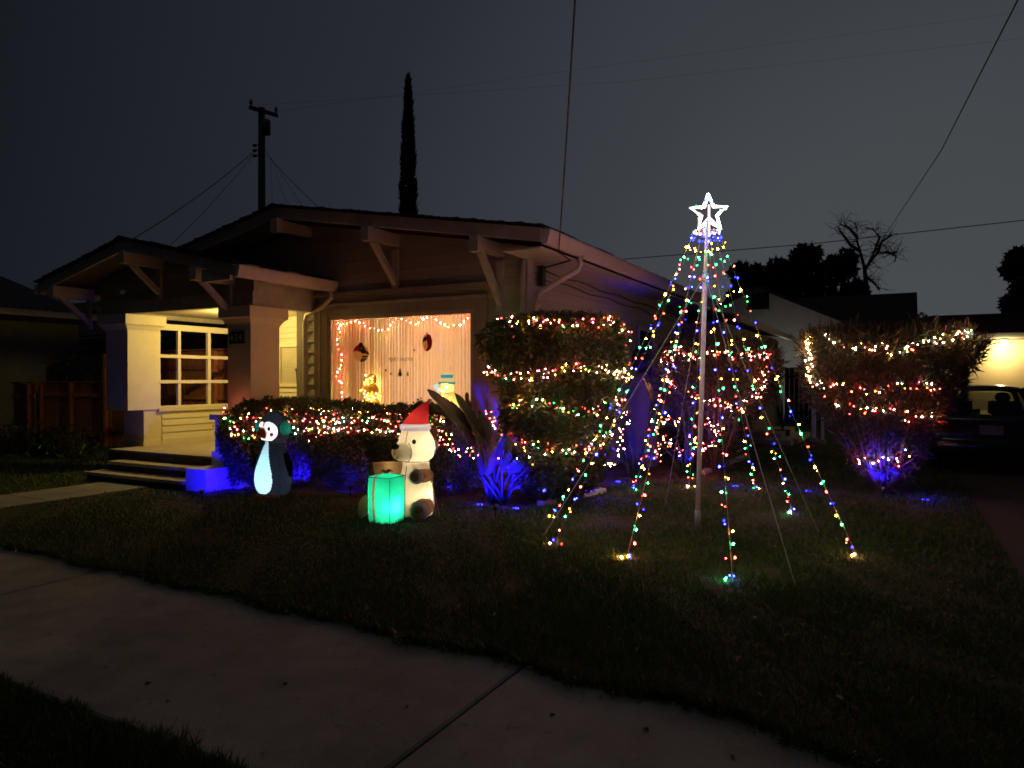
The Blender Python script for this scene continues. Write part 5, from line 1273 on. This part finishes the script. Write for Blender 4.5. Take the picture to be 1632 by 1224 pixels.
# ================================================================== FENCES, NEIGHBOURS, CARPORT
def fence(u0, u1, v, h, label, bw=.145, post=1.9, rails=(.35, 1.0)):
    f = thing('fence', (u0, v, 0), label, 'fence')
    n = int((u1 - u0) / bw); me = None
    for i in range(n):
        hh = h - random.uniform(0, .03)
        if me is None:
            b = MB(); b.box((0, 0, .5), (bw - .012, .02, 1)); o = b.build('picket', FENCE, f); me = o.data
            o.matrix_parent_inverse = Matrix(); attach(o, f); o.matrix_basis = Matrix.Translation((u0 + bw * (i + .5), v, .04)) @ Matrix.Diagonal((1, 1, hh, 1))
        else: inst('picket', me, f, Matrix.Translation((u0 + bw * (i + .5), v + random.uniform(-.004, .004), .04)) @ Matrix.Rotation(random.uniform(-.008, .008), 4, 'Y') @ Matrix.Diagonal((1, 1, hh, 1)))
    x = u0
    while x <= u1 + .01:
        MB().bb((x - .045, v - .11, 0), (x + .045, v - .02, h + .03)).build('post', FENCE, f); x += post
    for z in rails:
        MB().bb((u0, v - .055, z - .045), (u1, v - .013, z + .045)).build('rail', FENCE, f)
    MB().bb((u0, v - .07, h + .045), (u1, v + .05, h + .075)).build('top_rail', FENCE, f)
    return f
fence(-16.6, -12.15, 10.45, 2.22, 'tall red brown board fence running behind the porch screen', rails=(.45, 1.25, 1.9))
fence(-19.4, -16.75, 10.5, 1.52, 'lower red brown fence gate section left of the porch column', rails=(.3, 1.25), post=1.3)
fence(-25.5, -19.55, 10.4, 1.5, 'dim red brown fence at the far left edge', rails=(.3, 1.2))
def far_hedge(u0, u1, v, z0, z1, n, label, seed=1, m=LEAF1):
    g = np.random.default_rng(seed); P = np.stack([g.uniform(u0, u1, n), v + g.normal(0, .3, n), g.uniform(z0, z1, n) + .15 * np.sin(g.uniform(0, 6, n))], 1)
    P[:, 2] += .12 * np.sin(P[:, 0] * 3.1) + .08 * np.sin(P[:, 0] * 7.7)
    V_, T_ = leaves(P, g.normal(0, 1, (n, 3)) + [0, 0, .5], g.normal(0, 1, (n, 3)), g.uniform(.10, .26, n), g.uniform(.03, .07, n))
    h = thing('hedge', ((u0 + u1) / 2, v, 0), label, 'hedge'); tri_mesh('foliage', V_, T_, m, h, 'stuff')
    b = MB()
    for i in range(5): x = u0 + (u1 - u0) * (i + .5) / 5; b.tube([(x, v, 0), (x, v, z1 * .8)], [.05, .02], 5)
    b.build('stems', BARK, h)['kind'] = 'stuff'
far_hedge(-26, -18.2, 11.6, .6, 2.3, 2600, 'dark tall bushes rising behind the lower fence')
c = on_z(105, 722); far_hedge(c.x - 1.4, c.x + 1.6, c.y - .6, .02, .45, 900, 'low dark plants along the foot of the fence', 5)

def gable_house(name, u0, u1, v0, v1, zw, zr, label, wall, along='v', over=.4, roofm=SHING):
    """plain neighbour: walls and a gable roof, ridge along v or u"""
    h = thing(name, ((u0 + u1) / 2, (v0 + v1) / 2, 0), label, 'house')
    b = MB(); um, vm_ = (u0 + u1) / 2, (v0 + v1) / 2
    if along == 'v': b.prism([(u0, v0, 0), (u1, v0, 0), (u1, v0, zw), (um, v0, zr - .1), (u0, v0, zw)], (0, v1 - v0, 0))
    else: b.prism([(u0, v0, 0), (u0, v1, 0), (u0, v1, zw), (u0, vm_, zr - .1), (u0, v0, zw)], (u1 - u0, 0, 0))
    b.build('wall', wall, h)
    r = MB(); s = (zr - zw) / ((u1 - u0) / 2 if along == 'v' else (v1 - v0) / 2)
    if along == 'v':
        for sg in (-1, 1):
            e = um + sg * ((u1 - u0) / 2 + over); ze = zr - s * ((u1 - u0) / 2 + over)
            r.prism([(um, v0 - over, zr), (e, v0 - over, ze), (e, v0 - over, ze - .12), (um, v0 - over, zr - .14)], (0, v1 - v0 + 2 * over, 0))
    else:
        for sg in (-1, 1):
            e = vm_ + sg * ((v1 - v0) / 2 + over); ze = zr - s * ((v1 - v0) / 2 + over)
            r.prism([(u0 - over, vm_, zr), (u0 - over, e, ze), (u0 - over, e, ze - .12), (u0 - over, vm_, zr - .14)], (u1 - u0 + 2 * over, 0, 0))
    r.build('roof', roofm, h); return h
NW = mat('neighbour wall', (.22, .22, .20), .8, noise=.15, scale=3); NW2 = mat('neighbour wall pale', (.78, .76, .72), .8, noise=.1, scale=2)
# left neighbour
ln = gable_house('neighbour_house', -31, -20.6, 5.2, 12.1, 3.45, 5.0, 'dark neighbouring house behind the fence at the left edge', NW, 'v', .6)
MB().bb((-20.04, 4.7, 3.30), (-19.92, 12.25, 3.46)).build('gutter', GUTM, ln)
lb_ = gable_house('neighbour_house', -36, -15.2, 15.5, 24, 3.2, 5.2, 'dim grey house with a small window seen beyond the fence', NW, 'u', .3)
p0, p1 = on_v(121, 560, 15.47), on_v(166, 533, 15.47)
w = MB().bb((p0.x, 15.44, p0.z), (p1.x, 15.48, p1.z)).build('window', mat('dark pane', (.012, .012, .016), .08), lb_)
p = on_v(154, 498, 12.4); a = thing('vent_box', (p.x, p.y, p.z), 'pale rectangular vent box hanging at the end of the left neighbour gutter', 'vent')
b = MB(); b.bb((p.x - .25, 12.3, p.z - .18), (p.x + .25, 12.8, p.z + .16)); b.build('housing', GREYM, a)
MB().bb((p.x - .05, 12.285, p.z - .02), (p.x + .17, 12.298, p.z + .05)).build('louvre', DARKM, a)
# garage behind the house with its gable vent
gh = gable_house('rear_garage', -8.05, -1.9, 30, 38, 3.95, 5.42, 'pale gabled garage with a dark louvred vent behind the house', NW2, 'v', .3)
p0, p1 = on_v(1191, 494, 29.97), on_v(1226, 467, 29.97)
v_ = MB().bb((p0.x, 29.93, p0.z), (p1.x, 29.98, p1.z)).build('gable_vent', DARKM, gh)
for k in range(6): MB().bb((p0.x + .04, 29.90, p0.z + .08 + k * .11), (p1.x - .04, 29.929, p0.z + .11 + k * .11)).build('louvre', WOODD, v_)
lw = gable_house('garage_wing', -2.2, 4.2, 33, 40, 3.1, 4.1, 'lower wing of the rear garage with a small window', NW2, 'u', .3)
p0, p1 = on_v(1252, 592, 32.97), on_v(1269, 572, 32.97); MB().bb((p0.x, 32.93, p0.z), (p1.x, 32.98, p1.z)).build('window', MATS['dark pane'], lw)
a, b_ = on_v(1311, 515, 44), on_v(1452, 466, 44)
gable_house('roofed_house', a.x - 2, b_.x, 41, 49, 3.4, b_.z + .1, 'dark roofed house behind the rear garage', NW2, 'u', .3)
# gate between house and garage, posts
gt_ = thing('gate', (-1.5, 27.5, 0), 'dark board gate across the gap beside the rear wing', 'gate')
for i in range(26): MB().bb((-3.6 + i * .16, 27.4, .05), (-3.6 + i * .16 + .15, 27.43, 2.05 + .02 * math.sin(i * 7))).build('board', WOODD, gt_)
for z in (.4, 1.7): MB().bb((-3.6, 27.35, z), (.55, 27.397, z + .09)).build('rail', WOODD, gt_)
for px, Y, w, lb in ((1297, 18.6, .10, 'white square post standing left of the driveway shrub'), (1311, 18.0, .07, 'thin pale post just right of the white square post'), (1241, 25.9, .12, 'pale corner post at the rear end of the house')):
    c = at_d(px, 640, Y); t = thing('post', (c.x, c.y, 0), lb, 'post')
    MB().box((c.x, c.y, 1.25), (w, w, 2.5)).build('shaft', NW2, t); MB().box((c.x, c.y, .06), (w + .08, w + .08, .12)).build('foot', CONCD, t)
wl = at_d(1241, 588, 26.25); rl = thing('wall_lamp', (wl.x, wl.y, wl.z), 'small bright vertical lamp at the far rear corner of the house', 'lamp')
MB().bb((wl.x - .05, wl.y - .02, wl.z - .17), (wl.x + .05, wl.y + .05, wl.z + .17)).build('back_plate', WHITEM, rl)
MB().tube([(wl.x, wl.y - .05, wl.z - .15), (wl.x, wl.y - .05, wl.z + .15)], .03, 8).build('tube', emit('rear lamp', (1, .92, .78), 3), rl)
point('rear_bulb', (wl.x + .12, wl.y + .38, wl.z + .1), 11, (1, .93, .80), .05, rl)
# carport with its lamp
CPW = mat('carport wall', (.62, .52, .30), .8, noise=.06, scale=2, bump=.1)
cpt = thing('carport', (4, 22, 0), 'open carport with a lit cream back wall beyond the parked car', 'carport')
MB().bb((1.7, 23.2, 0), (8.5, 23.35, 2.7)).build('back_wall', CPW, cpt); MB().bb((8.3, 18.6, 0), (8.45, 23.2, 2.7)).build('side_wall', CPW, cpt)
MB().prism([(.7, 18.2, 2.72), (9.0, 18.2, 2.72), (9.0, 18.2, 2.92), (.7, 18.2, 2.92)], (0, 5.4, 0)).build('roof', mat('carport roof', (.20, .17, .13), .9), cpt)
MB().bb((.65, 18.14, 2.62), (9.05, 18.19, 2.95)).build('fascia', WOODD, cpt)
MB().prism([(.6, 18.1, 2.97), (9.1, 18.1, 2.97), (9.1, 23.8, 3.3), (.6, 23.8, 3.3)], (0, 0, .06)).build('upper_roof', SHING, cpt)
for u in (3.35, 5.4):
    MB().bb((u - .06, 23.08, 0), (u + .06, 23.198, 2.7)).build('wall_stud', CPW, cpt)
clp = thing('carport_light', (2.45, 22.4, 2.7), 'bright bare lamp under the carport ceiling by the back wall', 'lamp')
MB().bb((2.37, 22.67, 2.68), (2.53, 22.83, 2.719)).build('base', WHITEM, clp); MB().ell((2.45, 22.75, 2.6), .07, 12, 8).build('lamp_bulb', emit('carport bulb', (1, .80, .42), 14), clp, True)
point('carport_bulb', (2.45, 22.75, 2.44), 62, (1, .76, .36), .05, clp)


# ================================================================== PARKED CAR (rear towards the street)
CU, CV0, CV1 = 1.40, 14.6, 19.0
car = thing('parked_car', (CU, 16.8, 0), 'dark parked car in the driveway seen from behind, half hidden by the cane shrub', 'car')
CP = mat('car paint', (.012, .013, .017), .22, spec=.6); CGL = glassmat('car glass', (.74, .76, .74)); TYRE = mat('tyre rubber', (.012, .012, .012), .8); RIM = mat('wheel rim', (.35, .35, .36), .3, metal=.8); TAIL = mat('tail lamp', (.05, .004, .005), .2)
def sec(v, zb, zt, hw, r=.12):
    pts = []
    for cx, cz, a0 in ((hw - r, zb + r, -90), (hw - r, zt - r, 0), (-(hw - r), zt - r, 90), (-(hw - r), zb + r, 180)):
        for k in range(4): a = R(a0 + 30 * k); pts.append(Vector((CU + cx + r * math.cos(a), v, cz + r * math.sin(a))))
    return pts
MB().loft([sec(CV0, .42, .92, .80), sec(CV0 + .06, .30, 1.0, .86), sec(CV0 + .5, .26, 1.03, .905), sec(CV0 + 1.6, .24, 1.02, .915), sec(CV0 + 3.0, .25, .98, .905), sec(CV0 + 3.9, .28, .86, .86), sec(CV0 + 4.35, .36, .74, .72)]).build('body', CP, car, True)
MB().loft([sec(CV0 - .07, .36, .62, .78, .10), sec(CV0 + .05, .34, .64, .87, .10)]).build('bumper', CP, car, True)
# cabin: pillars, roof, panes
rt = [(-.54, CV0 + .80), (.54, CV0 + .80), (.56, CV0 + 2.2), (-.56, CV0 + 2.2)]; bt_ = [(-.80, CV0 + .12), (.80, CV0 + .12), (.82, CV0 + 3.25), (-.82, CV0 + 3.25)]
ZR, ZB = 1.50, .99
def crown_ring(v, hw, zt, n=13):
    up = [Vector((CU + hw * math.sin(R(-90 + 180 * i / (n - 1))), v, zt - .12 + .12 * max(math.cos(R(-90 + 180 * i / (n - 1))), 0) ** .6)) for i in range(n)]
    return up + [p - Vector((0, 0, .035)) for p in reversed(up)]
MB().loft([crown_ring(CV0 + .62, .58, 1.47), crown_ring(CV0 + .9, .60, 1.53), crown_ring(CV0 + 1.5, .61, 1.55), crown_ring(CV0 + 2.0, .61, 1.53), crown_ring(CV0 + 2.4, .60, 1.46)]).build('roof', CP, car, True)
ZR = 1.46
for i in range(4): MB().beam((CU + bt_[i][0], bt_[i][1], ZB), (CU + rt[i][0], rt[i][1], ZR - .01), .09, .10, up=(0, 1, .2)).build('pillar', CP, car)
for s in (-1, 1): MB().beam((CU + s * .83, CV0 + 1.75, ZB), (CU + s * .62, CV0 + 1.7, ZR - .02), .08, .10, up=(0, 1, 0)).build('pillar', CP, car)
def quad(name, a, b, c, d, m, off):
    off = Vector(off); mb = MB(); mb.prism([a, b, c, d], off); return mb.build(name, m, car)
V3 = lambda x, y, z: Vector((CU + x, y, z))
quad('rear_window', V3(-.74, CV0 + .17, ZB + .03), V3(.74, CV0 + .17, ZB + .03), V3(.56, CV0 + .72, ZR - .05), V3(-.56, CV0 + .72, ZR - .05), CGL, (0, .005, .003))
quad('windscreen', V3(-.74, CV0 + 3.2, ZB + .02), V3(.74, CV0 + 3.2, ZB + .02), V3(.57, CV0 + 2.34, ZR - .05), V3(-.57, CV0 + 2.34, ZR - .05), CGL, (0, .005, .003))
for s in (-1, 1):
    quad('side_window', V3(s * .80, CV0 + .62, ZB + .03), V3(s * .82, CV0 + 2.95, ZB + .03), V3(s * .625, CV0 + 2.28, ZR - .05), V3(s * .61, CV0 + .85, ZR - .05), CGL, (-s * .005, 0, .002))
    ms = MB(); ms.ell((CU + s * 1.0, CV0 + 2.75, 1.06), (.10, .06, .075), 12, 8); ms.tube([(CU + s * .86, CV0 + 2.78, 1.02), (CU + s * .95, CV0 + 2.76, 1.05)], .022, 6); ms.build('mirror', CP, car, True)
    MB().bb((CU + s * .60 - .19, CV0 - .025, .72), (CU + s * .60 + .19, CV0 + .03, .88)).build('tail_light', TAIL, car)
    for vv in (CV0 + .85, CV0 + 3.5):
        w = MB(); w.tube([(CU + s * .70, vv, .33), (CU + s * .74, vv, .33), (CU + s * .90, vv, .33), (CU + s * .925, vv, .33)], [.29, .33, .33, .28], 24); wh = w.build('wheel', TYRE, car, True)
        r_ = MB(); r_.tube([(CU + s * .91, vv, .33), (CU + s * .932, vv, .33)], [.21, .20], 20)
        for k in range(5): r_.beam((CU + s * .94, vv, .33), (CU + s * .94, vv + .19 * math.cos(k * 1.257), .33 + .19 * math.sin(k * 1.257)), .05, .03, up=(1, 0, 0))
        r_.build('rim', RIM, wh)
    hs = MB(); hs.box((CU + s * .36, CV0 + 1.9, 1.02), (.46, .14, .42)); hs.ell((CU + s * .36, CV0 + 1.9, 1.30), (.13, .06, .10), 12, 8); hs.build('seat', TYRE, car)
    hs = MB(); hs.box((CU + s * .36, CV0 + .95, .98), (.55, .14, .24)); hs.ell((CU + s * .36, CV0 + .95, 1.15), (.12, .05, .08), 12, 8); hs.build('seat', TYRE, car)
MB().bb((CU - .17, CV0 - .03, .70), (CU + .17, CV0 - .008, .86)).build('licence_plate', mat('plate', (.16, .16, .17), .4), car)

# ================================================================== TREES, POLE, WIRES
def leaf_cloud(parent, cents, n, size, m, seed, name='crown'):
    g = np.random.default_rng(seed); C_ = np.array([c[:3] for c in cents]); Rr = np.array([c[3] for c in cents]); wgt = Rr ** 2; k = g.choice(len(C_), n, p=wgt / wgt.sum())
    d = g.normal(size=(n, 3)); d /= np.linalg.norm(d, axis=1, keepdims=True); P = C_[k] + d * (Rr[k] * (1 - np.abs(g.normal(0, .25, n))))[:, None] * [1, 1, .85]
    V_, T_ = leaves(P, g.normal(0, 1, (n, 3)) + d, d + g.normal(0, .8, (n, 3)), g.uniform(.7, 1.4, n) * size, g.uniform(.4, .7, n) * size); o = tri_mesh(name, V_, T_, m, parent); return o
def tree(px, ytop, ybot, Y, wpx, label, seed, n=3200, size=.42):
    g = random.Random(seed); b = at_d(px, 604, Y); s = Y / F; top = EYE + (604 - ytop) * s; bot = EYE + (604 - ybot) * s; w = wpx * s / 2
    t = thing('tree', (b.x, b.y, 0), label, 'tree', 'trees behind the rear garage' if px < 1500 else None)
    MB().tube([(b.x, b.y, 0), (b.x + .1, b.y, bot), (b.x, b.y, (bot + top) / 2), (b.x, b.y, top * .92)], [.3, .25, .16, .04], 8).build('trunk', BARK, t, True)
    cs = []
    for i in range(16):
        a = g.uniform(0, 6.28); f = g.random(); z = bot + (top - bot) * g.uniform(.12, .88); rr = w * (1 - .55 * abs((z - bot) / (top - bot) - .45)) 
        q = rr * g.uniform(.2, .75); cs.append((b.x + q * math.cos(a), b.y + q * math.sin(a), z, rr * g.uniform(.25, .45)))
    for c in cs[:8]: MB().tube([(b.x, b.y, max(bot * .8, c[2] - 1.5)), c[:3]], [.09, .03], 5).build('limb', BARK, t)
    leaf_cloud(t, cs, n, size, LEAFD, seed); return t
tree(1190, 410, 520, 47, 62, 'leftmost dark tree peeking over the garage gable', 41)
tree(1235, 398, 520, 48, 74, 'dark broad tree behind the garage gable vent', 42)
tree(1285, 384, 520, 47, 84, 'tallest of the dense dark trees behind the rear garage', 43, 4200)
tree(1342, 392, 520, 49, 84, 'dark dense tree with the bare tree rising at its right', 44, 4200)
tree(1640, 372, 545, 40, 92, 'dark tree cut by the right edge above the carport', 45, 5200, .36)
tree(1668, 440, 560, 37, 150, 'low dark tree behind the carport roof', 46, 3600, .4)
tree(1450, 505, 560, 60, 120, 'low distant tree line clump behind the driveway shrub', 47, 1800, .5)
# bare tree
bt0 = at_d(1385, 604, 44); bt_s = 44 / F
btree = thing('bare_tree', (bt0.x, bt0.y, 0), 'leafless tree with forked twisting branches against the sky', 'tree')
Wp = lambda px, py, dz=0: at_d(px, py, 44 + dz)
MB().tube([(bt0.x, bt0.y, 0), Wp(1382, 480), Wp(1380, 450), Wp(1378, 428)], [.28, .18, .15, .12], 8).build('trunk', BARK, btree, True)
brs = [[(1378, 428), (1372, 405), (1366, 385), (1366, 365), (1362, 355)], [(1378, 430), (1388, 415), (1398, 404), (1412, 402), (1428, 408), (1426, 418)], [(1379, 440), (1392, 450), (1402, 462)], [(1370, 400), (1355, 390), (1342, 372), (1336, 362)],
       [(1386, 418), (1396, 395), (1402, 378), (1392, 366), (1378, 362)], [(1412, 402), (1422, 404), (1430, 402)], [(1366, 378), (1352, 362), (1340, 358)], [(1398, 404), (1405, 385), (1420, 376)]]
rb = random.Random(9)
for k, br in enumerate(brs):
    pts = [Wp(x, y, rb.uniform(-.8, .8)) for x, y in br]; lb = MB().tube(pts, [.11 * (1 - .88 * i / len(pts)) for i in range(len(pts))], 6).build('limb', BARK, btree, True)
    tw = MB()
    for i in range(26):
        j = rb.randrange(1, len(pts)); p = pts[j - 1].lerp(pts[j], rb.random()); q = p + Vector((rb.uniform(-.7, .7), rb.uniform(-.5, .5), rb.uniform(-.3, .8))); r = q + Vector((rb.uniform(-.5, .5), 0, rb.uniform(-.5, .4)))
        tw.tube([p, q, r], [.016, .012, .006], 4)
    tw.build('twigs', BARK, lb)
# tall narrow cypress
cb_ = at_d(651, 604, 36); cs_ = 36 / F; cyp = thing('cypress', (cb_.x, cb_.y, 0), 'tall thin black cypress rising behind the main roof', 'tree')
MB().tube([(cb_.x, cb_.y, 0), (cb_.x, cb_.y, 16.2)], [.16, .02], 6).build('trunk', BARK, cyp)
g = np.random.default_rng(3); n = 9000; z = g.uniform(.8, 16.7, n); hw_ = np.interp(z, [0, 7, 10, 13, 15.2, 16.2, 16.7], [.50, .46, .41, .30, .16, .08, .02]); th = g.uniform(0, 6.28, n)
q = hw_ * (1 - np.abs(g.normal(0, .25, n))) * (1 + .10 * np.sin(z * 4 + th * 2)); lx = np.interp(z, [0, 12, 16.7], [0, 0, 0])
P = np.stack([cb_.x + q * np.cos(th) + lx, cb_.y + q * np.sin(th), z], 1); T = np.stack([np.cos(th) * .35, np.sin(th) * .35, np.ones(n)], 1) + g.normal(0, .15, (n, 3))
V_, T_ = leaves(P, T, np.stack([np.cos(th), np.sin(th), 0 * th], 1), g.uniform(.16, .42, n), g.uniform(.05, .11, n)); tri_mesh('crown', V_, T_, LEAFD, cyp)
# utility pole
UY = 28.0; ub_ = at_d(417, 604, UY); up_ = thing('utility_pole', (ub_.x, ub_.y, 0), 'dark wooden utility pole with crossarm and transformer behind the porch', 'utility pole')
px3 = lambda x, y, d=0: at_d(x, y, UY + d)
MB().tube([(ub_.x, ub_.y, 0), px3(417, 172)], [.17, .13], 10).build('pole', POLEW, up_, True)
a_, b_ = px3(398, 171, -.6), px3(442, 184, .6)
ca = MB().beam(a_, b_, .11, .13).build('crossarm', POLEW, up_)
for p in (px3(400, 172, -.55), px3(440, 183, .55)):
    MB().tube([p, p + Vector((0, 0, .12)), p + Vector((0, 0, .16)), p + Vector((0, 0, .34))], [.03, .03, .075, .045], 8).build('insulator', GREYM, ca, True)
tr_ = px3(424, 203, -.35)
MB().tube([tr_ + Vector((0, 0, -.30)), tr_ + Vector((0, 0, -.27)), tr_ + Vector((0, 0, .26)), tr_ + Vector((0, 0, .30))], [.10, .17, .17, .12], 14).build('transformer', mat('transformer grey', (.10, .10, .10), .6), up_, True)
for dz in (.2, 0, -.2):
    p = px3(406, 240) + Vector((0, 0, dz)); MB().ell(p, (.09, .09, .06), 8, 6).build('insulator', DARKM, up_); MB().tube([p, p + Vector((.25, 0, 0))], .02, 5).build('bracket', DARKM, up_)
def wire(label, pts, r=.010, sag=0, group='overhead wires'):
    pts = [Vector(p) for p in pts]; out = []
    for a, b in zip(pts, pts[1:]):
        for i in range(12): t = i / 12; q = a.lerp(b, t); q.z -= sag * 4 * t * (1 - t); out.append(q)
    out.append(pts[-1]); o = MB().tube(out, r, 5).build('overhead_wire', BLACKC); tag(o, label, 'wire', group)
wire('wire from the utility pole falling left to the porch roof', [px3(404, 242), at_d(205, 385, 20)], .014, .15)
wire('second thinner wire from the utility pole falling left', [px3(404, 246), at_d(268, 394, 20)], .009, .12)
wire('wire from the utility pole falling right to the main roof ridge', [px3(424, 240), px3(433, 255), at_d(516, 338, 22)], .011, .05)
for k, (x, lb) in enumerate(((434, 'near vertical thin wire right of the utility pole'), (462, 'thin slanting wire between the pole and the roof'), (490, 'thin wire second from the right at the pole'))): wire(lb, [px3(432, 252), at_d(x, 340, 23)], .006, .02)
e0 = Vector((EU + .02, 8.94, 3.39))
wire('black service wire dropping from the sky to the eave corner', [e0, at_d(917, -6, 5.6)], .009, .08)
wire('long wire crossing the upper right corner', [at_d(1398, 394, 42), at_d(1500, 240, 23), at_d(1622, 0, 12.5), at_d(1760, -320, 8)], .014, 0)
wire('nearly level wire passing behind the light tree star', [at_d(960, 416, 40), at_d(1300, 388, 37), at_d(1632, 351, 34), at_d(1900, 320, 33)], .022, 0)
wire('faint high wire from the pole across the sky', [px3(440, 178, .55), at_d(1000, 100, 34), at_d(1640, 18, 40)], .0035, 0)
wire('second faint wire across the sky', [px3(400, 168, -.55), at_d(1000, 130, 32), at_d(1640, 60, 36)], .0035, 0)
# service head and small clutter at the eave corner
svc = thing('service_bracket', (WU + .2, 9.5, 3.3), 'small dark cable bracket and loop under the right eave corner', 'bracket')
MB().bb((WU + .05, 9.46, 3.02), (WU + .13, 9.56, 3.32)).build('clamp', DARKM, svc); MB().tube([(WU + .1, 9.5, 3.28), (EU - .05, 9.5, 3.36), e0], .012, 6).build('cable_loop', BLACKC, svc)
sl_ = on_u(1047, 480, WU + .05); slt = thing('security_light', (sl_.x, sl_.y, sl_.z), 'small white round sensor lamp on the side wall', 'lamp')
MB().tube([(WU + .03, sl_.y, sl_.z), (WU + .09, sl_.y, sl_.z)], [.05, .05], 12).build('base', WHITEM, slt, True); MB().ell((WU + .12, sl_.y, sl_.z), .05, 12, 8).build('head', WHITEM, slt, True)
p = on_v(156 + 30, 464, 7.6); sn = thing('porch_sensor', (p.x, 7.75, p.z), 'small white sensor ball under the porch gable', 'sensor')
MB().ell((p.x, 7.70, p.z), .045, 12, 8).build('head', WHITEM, sn, True); MB().tube([(p.x, 7.72, p.z), (p.x, 7.775, p.z + .02)], .015, 6).build('arm', WHITEM, sn)
# standing figure-shaped stump / wrapped pots beside the round shrub: a tall covered chimney-like vent
ct = on_u(1022, 560, WU + .45); cov = thing('covered_heater', (ct.x, ct.y, 0), 'tall shape under a grey cover standing against the side wall', 'covered object')
MB().loft(lofted([(ct.x, ct.y, 0, .30, .30), (ct.x, ct.y, .1, .33, .31), (ct.x, ct.y, .9, .30, .27), (ct.x, ct.y, 1.55, .24, .22), (ct.x, ct.y, 1.75, .13, .12), (ct.x, ct.y, 1.80, .01, .01)], 20)).build('cover', mat('grey cover', (.16, .15, .17), .7, noise=.1, bump=.5, scale=6), cov, True)
MB().ell((ct.x, ct.y, 2.02), (.19, .17, .26), 12, 8).build('dark_top', DARKM, cov, True)
pg_ = on_z(1247, 703); pd = thing('potted_plant', (pg_.x, pg_.y, 0), 'small dark potted plant by the landing at the house end', 'plant')
MB().tube([(pg_.x, pg_.y, 0), (pg_.x, pg_.y, .3)], [.16, .2], 12).build('pot', WOODD, pd)
for i in range(10):
    a = i * 2.4; m = MB(); q = Vector((math.cos(a), math.sin(a), 0)); m.tube([(pg_.x, pg_.y, .3), Vector((pg_.x, pg_.y, .75)) + q * .12, Vector((pg_.x, pg_.y, 1.1 + .1 * (i % 3))) + q * .3], [.02, .03, .004], 5); m.build('leaf', LEAF1, pd)
